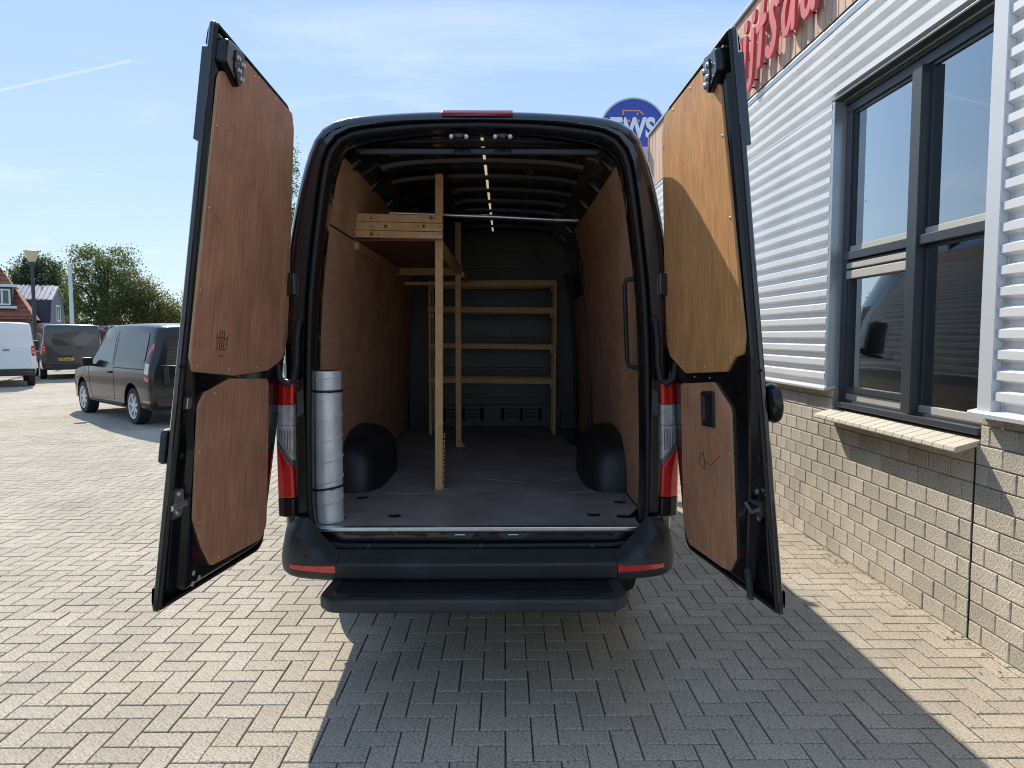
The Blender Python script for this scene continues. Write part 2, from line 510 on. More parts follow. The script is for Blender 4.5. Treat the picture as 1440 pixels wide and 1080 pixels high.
def share(src, name, parent, loc=(0, 0, 0), rot=(0, 0, 0)):
    o = bpy.data.objects.new(name, src.data if hasattr(src, 'data') else src)
    col.objects.link(o)
    o.parent = parent
    o.location = loc; o.rotation_euler = rot
    return o

def round_poly(pts, rad, n=5):
    out = []
    N_ = len(pts)
    for i in range(N_):
        p0, p1, p2 = Vector(pts[i-1]), Vector(pts[i]), Vector(pts[(i+1) % N_])
        r = rad[i] if isinstance(rad, (list, tuple)) else rad
        a = (p0-p1); b = (p2-p1)
        if r <= 1e-5 or a.length < 1e-6 or b.length < 1e-6:
            out.append(tuple(p1)); continue
        ang = a.angle(b)
        d = min(r/math.tan(ang/2), a.length*0.48, b.length*0.48)
        q0 = p1 + a.normalized()*d; q1 = p1 + b.normalized()*d
        for k in range(n+1):
            t = k/n
            out.append(tuple((q0*(1-t)**2) + p1*(2*t*(1-t)) + q1*t*t))
    return out

def inset_poly(pts, d):
    # offsets inward for a counter-clockwise polygon (outward for clockwise)
    area = sum(pts[i-1][0]*pts[i][1] - pts[i][0]*pts[i-1][1] for i in range(len(pts)))
    sgn = 1 if area > 0 else -1
    out = []
    n = len(pts)
    for i in range(n):
        p0, p1, p2 = Vector(pts[i-1]), Vector(pts[i]), Vector(pts[(i+1) % n])
        e1 = (p1-p0); e2 = (p2-p1)
        if e1.length < 1e-7: e1 = e2
        if e2.length < 1e-7: e2 = e1
        n1 = Vector((-e1.y, e1.x)).normalized()*sgn; n2 = Vector((-e2.y, e2.x)).normalized()*sgn
        m_ = (n1+n2)
        if m_.length < 1e-6: m_ = n1
        m_.normalize()
        k = d/max(0.5, m_.dot(n1))
        out.append(tuple(p1 + m_*k))
    return out

def lerp_table(tab, x):
    if x <= tab[0][0]: return tab[0][1]
    for (a, va), (b, vb) in zip(tab, tab[1:]):
        if x <= b:
            return va + (vb-va)*(x-a)/(b-a)
    return tab[-1][1]

def catmull(pts, n):
    pts = [Vector(p) for p in pts]
    ext = [pts[0]*2-pts[1]] + pts + [pts[-1]*2-pts[-2]]
    dense = []
    for i in range(1, len(ext)-2):
        p0, p1, p2, p3 = ext[i-1:i+3]
        for k in range(12):
            t = k/12
            dense.append(0.5*((2*p1) + (p2-p0)*t + (2*p0-5*p1+4*p2-p3)*t*t + (3*p1-p0-3*p2+p3)*t**3))
    dense.append(pts[-1])
    L_ = [0]
    for a, b in zip(dense, dense[1:]): L_.append(L_[-1] + (b-a).length)
    out = []; j = 0
    for k in range(n):
        d = L_[-1]*k/(n-1)
        while j < len(L_)-2 and L_[j+1] < d: j += 1
        s_ = (d-L_[j])/max(1e-9, L_[j+1]-L_[j])
        out.append(dense[j]*(1-s_) + dense[j+1]*s_)
    return out

def text_mesh(body, size, m, fn, name, parent, depth=0.004, bold=0.0, shear=0.0, align='CENTER'):
    cu = bpy.data.curves.new('text', 'FONT')
    cu.body = body; cu.size = size; cu.align_x = align; cu.align_y = 'CENTER'
    cu.offset = bold; cu.extrude = depth/2; cu.shear = shear
    cu.resolution_u = 4
    t = bpy.data.objects.new('text', cu); col.objects.link(t)
    dg = bpy.context.evaluated_depsgraph_get(); dg.update()
    me = bpy.data.meshes.new_from_object(t.evaluated_get(dg))
    bpy.data.objects.remove(t); bpy.data.curves.remove(cu)
    for v in me.vertices: v.co = Vector(fn(v.co.x, v.co.y, v.co.z))
    me.materials.clear(); me.materials.append(M[m])
    o = bpy.data.objects.new(name, me); col.objects.link(o); o.parent = parent
    return o

def in_frame(P, margin=0):
    cy, sy, cp, sp = math.cos(YAW), math.sin(YAW), math.cos(PITCH), math.sin(PITCH)
    f = Vector((sy*cp, cy*cp, -sp)); r = Vector((cy, -sy, 0)); u = r.cross(f)
    d = Vector(P) - CAM
    z = d.dot(f)
    if z < 0.1: return False, 0, 0, z
    x = 720 + 1000*d.dot(r)/z; y = 540 - 1000*d.dot(u)/z
    return (-margin < x < 1440+margin and -margin < y < 1080+margin), x, y, z

# ================================================================== THE GROUND
ground = MB().mm((-900, -300, -0.30), (900, 1500, -0.06)).build('ground', 'paving_far')
tag(ground, kind='structure')
paving = MB().mm((-26, -3.4, -0.055), (2.9, 24.6, -0.0062)).build('paving', 'joint')
tag(paving, kind='structure')
far_paving = MB().mm((-60, 24.6, -0.055), (2.0, 62, -0.006)).build('far_paving', 'paving_far')
tag(far_paving, kind='structure')
side_paving = MB().mm((-60, -3.4, -0.055), (-26, 24.6, -0.006)).build('side_paving', 'paving_far')
tag(side_paving, kind='structure')

MOD = 0.1065
def chamfer_piece(lx, ly, gap, ch, h):
    # a block lying in the XY plane, top at z = 0, chamfered top edges, no underside
    a, b = lx/2-gap, ly/2-gap
    v = [(-a, -b, -h), (a, -b, -h), (a, b, -h), (-a, b, -h),
         (-a, -b, -ch*0.7), (a, -b, -ch*0.7), (a, b, -ch*0.7), (-a, b, -ch*0.7),
         (-a+ch, -b+ch, 0), (a-ch, -b+ch, 0), (a-ch, b-ch, 0), (-a+ch, b-ch, 0)]
    f = [(8, 9, 10, 11)]
    for k in (0, 4):
        for i in range(4):
            j = (i+1) % 4
            f.append((k+i, k+j, k+4+j, k+4+i))
    return v, f
PH = chamfer_piece(2*MOD, MOD, 0.0032, 0.0035, 0.012)
PV = chamfer_piece(MOD, 2*MOD, 0.0032, 0.0035, 0.012)
def data_mesh(name, vf, m):
    me = bpy.data.meshes.new(name)
    me.from_pydata(vf[0], [], vf[1]); me.update()
    me.materials.append(M[m])
    return me
ME_PH = data_mesh('paver_across', PH, 'paver')
ME_PV = data_mesh('paver_along', PV, 'paver')
cells = []
OX, OY = 0.035, 0.02
for j in range(int(-2.6/MOD), int(24.4/MOD)):
    y = j*MOD + OY
    x0 = -0.80*(y+3.23) - 1.6
    x1 = 2.63 - 0.018*max(y, -3)
    for i in range(int(x0/MOD), int(x1/MOD)+3):
        k = (i-j) % 4
        if k == 0: c = ((i+1)*MOD+OX, (j+.5)*MOD+OY, 0)
        elif k == 3: c = ((i+.5)*MOD+OX, (j+1)*MOD+OY, 1)
        else: continue
        hx = MOD if c[2] == 0 else MOD/2
        if c[0]-hx > x1+0.03: continue
        cells.append(c)
near = []
for idx, c in enumerate(cells):
    ok, px, py, z = in_frame((c[0], c[1], 0))
    hidden = py < 875 and 380 < px < 960
    if ok and not hidden: near.append((z, idx))
near.sort()
near_set = {i for _, i in near[:300]}
rng = random.Random(3)
bv, bf = [], []
for idx, (x, y, k) in enumerate(cells):
    dz = rng.gauss(0, 0.0008); ax, ay = rng.gauss(0, 0.003), rng.gauss(0, 0.003)
    dx, dy = rng.gauss(0, 0.0006), rng.gauss(0, 0.0006)
    if idx in near_set:
        o = share(ME_PV if k else ME_PH, 'paver', paving, (x+dx, y+dy, dz), (ax, ay, rng.gauss(0, 0.003)))
    else:
        v, f = PV if k else PH
        b = len(bv)
        bv += [(x+dx+p[0], y+dy+p[1], dz+p[2]+ax*p[1]-ay*p[0]) for p in v]
        bf += [tuple(q+b for q in g) for g in f]
me = bpy.data.meshes.new('pavers'); me.from_pydata(bv, [], bf); me.update()
me.materials.append(M['paver'])
pst = bpy.data.objects.new('pavers', me); col.objects.link(pst); pst.parent = paving
tag(pst, kind='stuff')

# ================================================================== THE WORKSHOP
WS = empty('workshop_building', (2.628, 0, 0), 0.018)
tag(WS, 'white corrugated workshop with block plinth, dark window and wooden fascia beside the van', 'building')
YN, YF = -3.2, 8.3                      # near and far end along the wall
WY0, WY1, WZ0, WZ1 = 0.40, 2.05, 1.09, 3.29   # window opening
plinth = MB()
plinth.mm((0.0075, YN, -0.05), (0.20, YF, 1.05))
plinth.mm((0.0075, YN, 1.05), (0.20, WY0+0.03, 1.222)).mm((0.0075, WY1, 1.05), (0.20, YF, 1.222))
plinth = plinth.build('plinth', 'mortar', WS)
CH, BL = 0.105, 0.2
def block_piece(l, h=CH):
    v, f = chamfer_piece(l, h, 0.0034, 0.004, 0.03)
    # top (z) points outward (-x); x -> along -y, y -> z
    return [(-p[2], -p[0], p[1]) for p in v], f
ME_B = data_mesh('block_full', block_piece(BL), 'block')
ME_BH = data_mesh('block_half', block_piece(BL/2), 'block')
blocks = []
JY = 0.463
for r_ in range(12):
    z = (r_+.5)*CH
    top = r_ == 11
    h = CH if not top else 0.06
    if top: z = 11*CH + 0.03
    def put(y, l):
        lo, hi = y-l/2, y+l/2
        if r_ >= 10 and hi > WY0+0.03 and lo < WY1:
            # cut at the window opening
            if lo < WY0+0.03: hi = WY0+0.03
            elif hi > WY1: lo = WY1
            else: return
        if hi-lo < 0.03: return
        blocks.append(((lo+hi)/2, z, hi-lo, h))
    y = JY + 0.002
    first = True
    while y < YF:
        l = BL/2 if (first and r_ % 2) else BL
        l = min(l, YF-y); put(y+l/2, l); y += l; first = False
    y = JY - 0.004
    first = True
    while y > YN:
        l = BL/2 if (first and r_ % 2 == 0) else BL
        put(y-l/2, l); y -= l; first = False
MW = Matrix.Translation((2.628, 0, 0)) @ Matrix.Rotation(0.018, 4, 'Z')
order = []
for i, (y, z, l, h) in enumerate(blocks):
    ok, px, py, d = in_frame(MW @ Vector((0, y, z)), 15)
    if ok and px > 1095: order.append((d, i))
order.sort()
bset = {i for _, i in order[:300]}
bv, bf = [], []
bcache = {}
for i, (y, z, l, h) in enumerate(blocks):
    jx = rng.gauss(0, 0.0012)
    if i in bset:
        key = (round(l, 3), round(h, 3))
        if key not in bcache:
            bcache[key] = ME_B if key == (BL, CH) else (ME_BH if key == (BL/2, CH) else data_mesh('block_cut', block_piece(l, h), 'block'))
        share(bcache[key], 'block', plinth, (jx, y, z), (rng.gauss(0, 0.003), 0, 0))
    else:
        v, f = block_piece(l, h); b = len(bv)
        bv += [(jx+p[0], y+p[1], z+p[2]) for p in v]; bf += [tuple(q+b for q in g) for g in f]
me = bpy.data.meshes.new('blocks'); me.from_pydata(bv, [], bf); me.update(); me.materials.append(M['block'])
o = bpy.data.objects.new('blocks', me); col.objects.link(o); o.parent = plinth; tag(o, kind='stuff')
MB().mm((-0.001, JY-0.0045, 0), (0.012, JY+0.0025, 1.04)).build('movement_joint', 'dark', WS)

# sand and leaf crumbs blown against the foot of the wall
lv, lf = [], []
for k in range(420):
    y = rng.uniform(YN+1.2, YF); d_ = abs(rng.gauss(0, .05))+.002
    if rng.random() < .12: d_ += rng.uniform(0, .5)
    a_ = rng.uniform(0, 6.28); r_ = rng.uniform(.003, .011); z = .002+rng.uniform(0, .004)
    i0 = len(lv)
    for q in range(5): lv.append((-d_-.012+r_*math.cos(a_+q*1.256)*(1 if q % 2 else .6), y+r_*math.sin(a_+q*1.256), z+(.003 if q == 2 else 0)))
    lf.append(tuple(range(i0, i0+5)))
me = bpy.data.meshes.new('leaf_litter'); me.from_pydata([tuple(MW @ Vector(v)) for v in lv], [], lf); me.update(); me.materials.append(M['litter'])
o = bpy.data.objects.new('leaf_litter', me); col.objects.link(o); tag(o, 'dry leaf crumbs scattered along the foot of the block wall', 'leaf litter', kind='stuff')
# corrugated sheets: horizontal ribs
PIT, DEP = 0.104, 0.040
def corrugated(name, y0, y1, z0, z1, x=-0.004):
    prof = []
    z = math.floor(z0/PIT)*PIT
    while z < z1+PIT:
        for dz, dx in ((0.0, 0.0), (0.034, 0.0), (0.049, -DEP), (0.089, -DEP)):
            prof.append((x+dx, z+dz))
        z += PIT
    def clip(pr):
        out = []
        for (xa, za), (xb, zb) in zip(pr, pr[1:]):
            for lim in (z0, z1):
                if za < lim < zb:
                    pass
            if zb <= z0 or za >= z1: continue
            A, B = (xa, za), (xb, zb)
            if za < z0: A = (xa+(xb-xa)*(z0-za)/(zb-za), z0)
            if zb > z1: B = (xa+(xb-xa)*(z1-za)/(zb-za), z1)
            if not out: out.append(A)
            out.append(B)
        return out
    pr = clip(prof)
    b = MB()
    n = max(2, int((y1-y0)/0.4)+1)
    ys = [y0+(y1-y0)*k/(n-1) for k in range(n)]
    r2 = random.Random(int(y0*100)+int(z0*10))
    w = [r2.gauss(0, 0.0012) for _ in ys]
    front = [[(px+w[i], y, pz) for px, pz in pr] for i, y in enumerate(ys)]
    back = [[(px+0.003+w[i], y, pz) for px, pz in pr] for i, y in enumerate(ys)]
    b.loft([f_+list(reversed(k_)) for f_, k_ in zip(front, back)], True, (True, True))
    return b.build(name, 'cladding', WS)
corrugated('cladding_sheet', YN, 0.285, 1.24, 3.86)
corrugated('cladding_sheet', 2.10, 5.2, 1.24, 3.30)
corrugated('cladding_sheet', 5.2, YF, 1.24, 3.30)
corrugated('cladding_sheet', 2.10, 5.2, 3.302, 3.86, -0.006)
corrugated('cladding_sheet', 5.2, YF, 3.302, 3.86, -0.006)
corrugated('cladding_sheet', 0.285, 2.10, 3.343, 3.86, -0.006)
back = MB().mm((0.02, YN, 1.22), (0.2, WY0-0.02, 4.8)).mm((0.02, WY1+0.02, 1.22), (0.2, YF, 4.8)).mm((0.02, WY0-0.02, 3.32), (0.2, WY1+0.02, 4.8))
back.build('inner_wall_leaf', 'trim', WS)
sc = MB().lathe([(0.0075, 0), (0.0075, 0.003), (0.005, 0.007), (0.001, 0.009)], (0, 0, 0), (-1, 0, 0), 8)
scw = sc.build('cladding_screw', 'zinc', WS)
first = True
for z in [1.24+PIT*k for k in range(0, 26)]:
    zc = math.floor(z/PIT)*PIT + 0.015
    for y in ((0.262,) if z < 3.3 else (0.262, 2.13)):
        if first: scw.location = (-0.004, y, zc); first = False
        else: share(scw, 'cladding_screw', WS, (-0.004, y, zc))
for y in (5.2,):
    for k in range(4): share(scw, 'cladding_screw', WS, (-0.004, y-0.03, math.floor((1.6+k*0.52)/PIT)*PIT+0.015))
# trims
MB().mm((-0.052, 0.288, 1.236), (0.058, 0.392, 3.345)).build('window_jamb_trim', 'trim', WS, bevel=0.003)
MB().mm((-0.045, 2.056, 1.236), (0.058, 2.090, 3.324)).build('window_jamb_trim', 'flashing', WS, bevel=0.003)
MB().mm((-0.047, 0.393, 3.325), (0.058, 2.098, 3.342)).build('window_head_trim', 'frame', WS, bevel=0.003)
MB().mm((0.03, 0.393, 3.291), (0.058, 2.055, 3.325)).build('window_head_trim', 'frame', WS)
MB().prism([(0.02, 1.224), (-0.075, 1.206), (-0.077, 1.226), (-0.072, 1.234), (0.02, 1.252)], lambda u, v, w: (u, w, v), YN, 0.43).build('base_flashing', 'trim', WS)
MB().prism([(0.02, 1.224), (-0.065, 1.210), (-0.067, 1.226), (-0.063, 1.232), (0.02, 1.250)], lambda u, v, w: (u, w, v), 2.05, YF).build('base_flashing', 'trim', WS)
# flashing strip under the fascia, and the fascia itself
MB().prism([(0.01, 3.84), (-0.046, 3.846), (-0.05, 3.885), (-0.02, 3.925), (0.01, 3.93)], lambda u, v, w: (u, w, v), YN, YF).build('head_flashing', 'flashing', WS)
fascia = MB().mm((-0.012, YN, 3.93), (0.06, YF, 4.785)).build('fascia', 'roomdark', WS)
BW = 0.104
ME_F = data_mesh('fascia_board', (lambda t: ([(-p[2], -p[0], p[1]) for p in t[0]], t[1]))(chamfer_piece(BW, 0.86, 0.0035, 0.003, 0.022)), 'board')
y = YF-BW/2
while y > -1.0:
    share(ME_F, 'board', fascia, (-0.036+rng.gauss(0, 0.0012), y, 4.352), (0, 0, 0))
    y -= BW
MB().mm((-0.065, YN, 4.786), (0.3, YF+0.02, 4.82)).build('coping', 'flashing', WS, bevel=0.004)
MB().mm((0.2, YN, 4.62), (9, YF, 4.70)).build('roof', 'roofing', WS)
MB().mm((0.2, YF-0.15, 0), (9, YF, 4.62)).build('end_wall', 'trim', WS)
# white rainwater pipe with hopper at the far end
dp = MB().tube([(-0.10, YF+0.08, 0.05), (-0.10, YF+0.08, 4.1)], 0.045, 12).build('downpipe', 'trim', WS, 40)
MB().mm((-0.19, YF+0.0, 4.40), (-0.02, YF+0.2, 4.62)).mm((-0.155, YF+0.03, 4.1), (-0.05, YF+0.14, 4.40)).build('hopper', 'trim', dp, bevel=0.01)
MB().mm((-0.055, YF, 3.93), (0.06, YF+0.02, 4.785)).build('fascia_end', 'board', WS)

# window: frame members, mullion, transom, casement, panes
FX0, FX1 = 0.045, 0.125                 # frame depth behind the wall face
win = MB().mm((FX0, WY0, WZ0), (FX1, WY1, WZ0+0.062)).mm((FX0, WY0, WZ1-0.06), (FX1, WY1, WZ1)) \
    .mm((FX0+.001, WY0, WZ0+0.062), (FX1, WY0+0.055, WZ1-0.06)).mm((FX0+.001, WY1-0.075, WZ0+0.062), (FX1, WY1, WZ1-0.06)).build('window_frame', 'frame', WS, bevel=0.003)
MY0, MY1 = 1.075, 1.175
MB().mm((0.005, MY0, WZ0+0.0625), (0.13, MY1, WZ1-0.0605)).build('mullion', 'frame', WS, bevel=0.003)
MB().mm((0.004, WY0+0.0555, WZ0+0.005), (0.044, WY1-0.02, WZ0+0.045)).build('sill_rail', 'frame', WS, bevel=0.004)
TZ0, TZ1 = 2.165, 2.222
MB().mm((0.018, WY0+0.056, TZ0), (0.13, MY0-0.0005, TZ1)).build('transom', 'frame', WS, bevel=0.003)
MB().mm((0.018, MY1+0.0005, TZ0), (0.13, WY1-0.076, TZ1)).build('transom', 'frame', WS, bevel=0.003)
def pane(y0, y1, z0, z1, casement=False):
    if casement:
        w = 0.042
        cb = MB().mm((0.05, y0+.002, z0+.055), (0.118, y1-.002, z0+.055+w)).mm((0.05, y0+.002, z1-w-.004), (0.118, y1-.002, z1-.004))
        cb.mm((0.051, y0+.002, z0+.055+w), (0.118, y0+.002+w*.7, z1-w-.004)).mm((0.051, y1-.002-w*.7, z0+.055+w), (0.118, y1-.002, z1-w-.004))
        fr = cb.build('casement', 'frame', WS, bevel=0.002)
        MB().mm((0.06, y0+.003, z0+.002), (0.105, y1-.003, z0+.05)).build('bottom_bead', 'bead', WS)
        y0 += w*.7; y1 -= w*.7; z0 += .055+w; z1 -= w+.004
        gp = MB().mm((0.078, y0, z0), (0.084, y1, z1)).build('pane', 'pane', WS)
        # pale ventilation bars below the casement head
        for a, b_ in ((0.085, 0.017), (0.012, -0.034)):
            MB().mm((0.03, y0-0.014, z1-0.005-a), (0.074, y1+0.014, z1-0.005-a+(a-b_)*0.86)).build('ventilation_bar', 'bead', WS, bevel=0.004)
    else:
        MB().mm((0.06, y0+.001, z0+.001), (0.10, y1-.001, z0+.045)).build('bottom_bead', 'bead', WS, bevel=0.002)
        bd = MB().mm((0.062, y0+.001, z0+.046), (0.10, y0+.02, z1-.001)).mm((0.062, y1-.02, z0+.046), (0.10, y1-.001, z1-.001))
        bd.mm((0.062, y0+.021, z1-.02), (0.10, y1-.021, z1-.001)).build('glazing_bead', 'frame', WS)
        MB().mm((0.075, y0+.018, z0+.044), (0.081, y1-.018, z1-.018)).build('pane', 'pane', WS)
L0, L1 = MY1, WY1-0.075
R0, R1 = WY0+0.055, MY0
pane(L0, L1, TZ1, WZ1-0.06)
pane(R0, R1, TZ1, WZ1-0.06)
pane(L0, L1, WZ0+0.062, TZ0, True)
pane(R0, R1, WZ0+0.062, TZ0)
# sloping tile sill
sl = (0.0, 0)
NT = 17
SY0, SY1 = 0.445, 2.085
tw = (SY1-SY0)/NT
me_t = None
for k in range(NT):
    y = SY0+(k+.5)*tw
    if me_t is None:
        ms = MB().prism([(0.05, 1.082), (-0.118, 1.036), (-0.124, 1.012), (-0.115, 1.004), (0.05, 1.052)], lambda u, v, w: (u, w, v), -tw/2+0.0025, tw/2-0.0025)
        t0 = ms.build('sill_tile', 'sill', WS, bevel=0.003)
        me_t = t0; t0.location = (0, y, 0)
    else:
        t1 = share(me_t, 'sill_tile', WS, (rng.gauss(0, .001), y, rng.gauss(0, .0008)))
        bm_ = t1.modifiers.new('bevel', 'BEVEL'); bm_.width = 0.003; bm_.segments = 2; bm_.limit_method = 'ANGLE'
MB().mm((0.0, SY0+0.002, 1.02), (0.04, SY1-0.002, 1.06)).build('sill_bed', 'mortar', WS)
# the room behind the glass
MB().mm((0.2, YN, -0.01), (5, YF-0.15, 0.0)).build('room_floor', 'roomdark', WS)
MB().mm((4.6, YN, 0), (4.7, YF-0.15, 3.6)).mm((0.21, YN, 3.5), (4.6, YF-0.15, 3.6)).mm((0.21, 4.8, 0), (4.6, 4.9, 3.5)).mm((0.21, YN, 0), (4.6, YN+.1, 3.5)).build('room_wall', 'room', WS)
def toplocal(y, x, z): return MW @ Vector((x, y, z))
def rtag(o, label, cat): return tag(o, label, cat)
p = toplocal(1.3, 0.62, 0)
desk = empty('desk', p, 0.018); tag(desk, 'pale desk inside behind the lower window panes', 'desk')
MB().mm((-0.34, -1.5, 0.98), (0.5, 1.4, 1.02)).build('desk_top', 'desk', desk)
for sx in (-0.3, 0.45):
    for sy_ in (-1.45, 1.35): MB().mm((sx-.025, sy_-.025, 0), (sx+.025, sy_+.025, 0.98)).build('leg', 'frame', desk)
def onDesk(nm, y, x, rz, label, cat):
    o = empty(nm, toplocal(y, x, 1.02), rz); tag(o, label, cat); return o
o = onDesk('cardboard_box', 1.72, 0.52, 0.3, 'brown cardboard box on the desk behind the left window pane', 'box')
MB().mm((-.14, -.12, 0), (.14, .12, .17)).build('carton', 'card', o); MB().mm((-.14, -.012, .1701), (.14, .012, .171)).build('tape', 'bead', o)
o = onDesk('monitor', 0.98, 0.78, 0.5, 'black flat monitor on the desk behind the right window pane', 'monitor')
MB().mm((-.1, -.08, 0), (.1, .08, .012)).build('foot', 'black', o); MB().mm((-.015, -.02, .012), (.015, .02, .14)).build('stand', 'black', o); MB().mm((-.02, -.27, .12), (.02, .27, .44)).build('screen_housing', 'black', o, bevel=.006)
o = onDesk('paper_stack', 1.42, 0.46, 0.1, 'stack of white papers on the desk near the mullion', 'papers')
for k in range(5): MB().box((rng.gauss(0, .008), rng.gauss(0, .01), .012+k*.022), (.21, .29, .02), Matrix.Rotation(rng.gauss(0, .1), 3, 'Z')).build('sheaf', 'paper', o)
o = onDesk('desk_lamp', 0.62, 0.44, 0.0, 'black desk lamp with pale head behind the right window pane', 'lamp')
MB().lathe([(.07, 0), (.07, .015), (.02, .02)], (0, 0, 0)).build('base', 'black', o, 40); MB().tube([(0, 0, .02), (0, .02, .2), (0, -.02, .34)], .009, 8).build('stem', 'black', o, 40)
MB().lathe([(.012, 0), (.03, .03), (.05, .09), (.047, .092)], (0, -.02, .33), (-.5, -.2, -.6), 14).build('shade', 'paper', o, 50)
o = onDesk('storage_tub', 0.84, 0.44, 0.1, 'small teal plastic tub on the desk behind the right pane', 'tub')
MB().loft([[(-.08, -.11, 0), (.08, -.11, 0), (.08, .11, 0), (-.08, .11, 0)], [(-.1, -.13, .12), (.1, -.13, .12), (.1, .13, .12), (-.1, .13, .12)]], True, (True, True)).build('tub', 'teal', o); MB().mm((-.108, -.138, .12), (.108, .138, .135)).build('lid', 'black', o)
for (ty, tx, tl, nm) in ((1.0, 1.9, 1.5, 'yellow fluorescent ceiling tube glowing behind the right upper pane'), (1.9, 3.2, 1.5, 'fluorescent ceiling tube deeper in the room behind the windows')):
    o = empty('ceiling_tube', toplocal(ty, tx, 3.18), 0.018); tag(o, nm, 'lamp', 'ceiling tubes in the workshop')
    MB().mm((-.05, -tl/2, .03), (.05, tl/2, .08)).build('housing', 'paper', o); MB().tube([(0, -tl/2+.03, .012), (0, tl/2-.03, .012)], .014, 8).build('tube', 'tube', o)
    MB().mm((-.006, -.4, .08), (.006, -.388, .32)).mm((-.006, .388, .08), (.006, .4, .32)).build('hanger', 'zinc', o)

# fascia lettering, one brush letter each, standing off the boards
XH = 0.345; ZB = 4.10
def stroke(b, pts, w, x, n=14):
    P = catmull([Vector((q[0], q[1], 0)) for q in pts], n) if len(pts) > 2 else [Vector((*pts[0], 0)), Vector((*pts[1], 0))]
    ww = w if isinstance(w, (list, tuple)) else (w, w)
    left, right = [], []
    for i, q in enumerate(P):
        t = (P[min(i+1, len(P)-1)] - P[max(i-1, 0)]).normalized()
        nn = Vector((-t.y, t.x, 0)); k = i/(len(P)-1)
        h = (ww[0]*(1-k)+ww[1]*k)/2
        left.append(q+nn*h); right.append(q-nn*h)
    def cap(q, t, h):
        return [q + (Vector((-t.y, t.x, 0))*math.cos(a) + t*math.sin(a))*h for a in (PI*0.2, PI*0.5, PI*0.8)]
    t1 = (P[-1]-P[-2]).normalized(); t0 = (P[0]-P[1]).normalized()
    ring = left + cap(P[-1], t1, ww[1]/2) + right[::-1] + cap(P[0], t0, ww[0]/2)
    # as quads strip to stay valid when curved
    m_ = len(P)
    for xa, xb in ((x, x+0.03),):
        vs_ = [(xa, -q.x, q.y) for q in ring] + [(xb, -q.x, q.y) for q in ring]
        nr = len(ring)
        fs = []
        for i in range(m_-1):
            l0, l1 = i, i+1
            r0_, r1_ = m_+3+(m_-1-i), m_+3+(m_-2-i)
            fs.append((l0, l1, r1_, r0_)); fs.append((nr+l0, nr+r0_, nr+r1_, nr+l1))
        e = [m_-1, m_, m_+1, m_+2, m_+3]
        fs.append(tuple(e)); fs.append(tuple(nr+i for i in reversed(e)))
        s_ = [2*m_+2, 2*m_+3, 2*m_+4, 2*m_+5, 0]
        fs.append(tuple(s_)); fs.append(tuple(nr+i for i in reversed(s_)))
        for i in range(nr): fs.append((i, (i+1) % nr, nr+(i+1) % nr, nr+i))
        b.add(vs_, fs)
GL = {
 'd': ([[(.62, 1.62), (.56, .95), (.5, .05)], [(.52, .82), (.25, .98), (.06, .62), (.1, .18), (.28, .04), (.5, .35)]], 0.80),
 'r': ([[(.16, 1.05), (.12, .5), (.04, -.05)], [(.12, .55), (.28, .92), (.48, 1.0), (.56, .86)]], 0.62),
 'i': ([[(.16, 1.0), (.12, .5), (.10, .05)], [(.22, 1.27), (.24, 1.37)]], 0.40),
 'j': ([[(.26, 1.0), (.22, .3), (.14, -.22), (-.06, -.36)], [(.32, 1.30), (.35, 1.42)]], 0.48),
 'f': ([[(.62, 1.62), (.44, 1.58), (.34, 1.2), (.26, .5), (.18, -.02)], [(.06, .92), (.56, 1.0)]], 0.58),
 's': ([[(.66, 1.06), (.48, 1.2), (.28, 1.02), (.36, .72), (.52, .45), (.46, .12), (.24, -.04), (.06, .1)]], 0.82),
 'a': ([[(.66, .98), (.36, 1.0), (.1, .62), (.12, .16), (.32, .06), (.54, .45), (.70, .98)], [(.72, 1.02), (.66, .5), (.66, .05)]], 0.92),
 'u': ([[(.10, 1.0), (.06, .5), (.1, .12), (.3, .02), (.5, .3), (.62, 1.0)], [(.66, 1.02), (.6, .5), (.62, .03)]], 0.86),
}
xcur = -4.42
for ch_, wid in (('d', .145), ('r', .13), ('i', .125), ('j', .12), ('f', .125), ('s', .14), ('a', .12), ('u', .12)):
    st, adv = GL[ch_]
    b = MB()
    if ch_ == 's': pass
    for k, s_ in enumerate(st):
        short = len(s_) == 2 and abs(s_[0][0]-s_[1][0]) < .1
        stroke(b, [(xcur+q[0]*XH, ZB+q[1]*XH) for q in s_], (wid*0.7 if short else (wid*.60 if ch_ in 'au' else wid*.68)), -0.115-0.002*k, 3 if short else 16)
    lo = b.build('letter', 'letter', WS)
    lo['label'] = 'red brush letter ' + ch_ + ' on the wooden fascia'
    q = st[0][len(st[0])//2]
    fx = MB()
    for q in (st[0][0], st[0][len(st[0])//2], st[0][-1]):
        fx.box((-0.063, -(xcur+q[0]*XH), ZB+q[1]*XH), (0.05, 0.012, 0.012))
    fx.build('standoff', 'letter_fix', lo)
    xcur += adv*XH*1.19

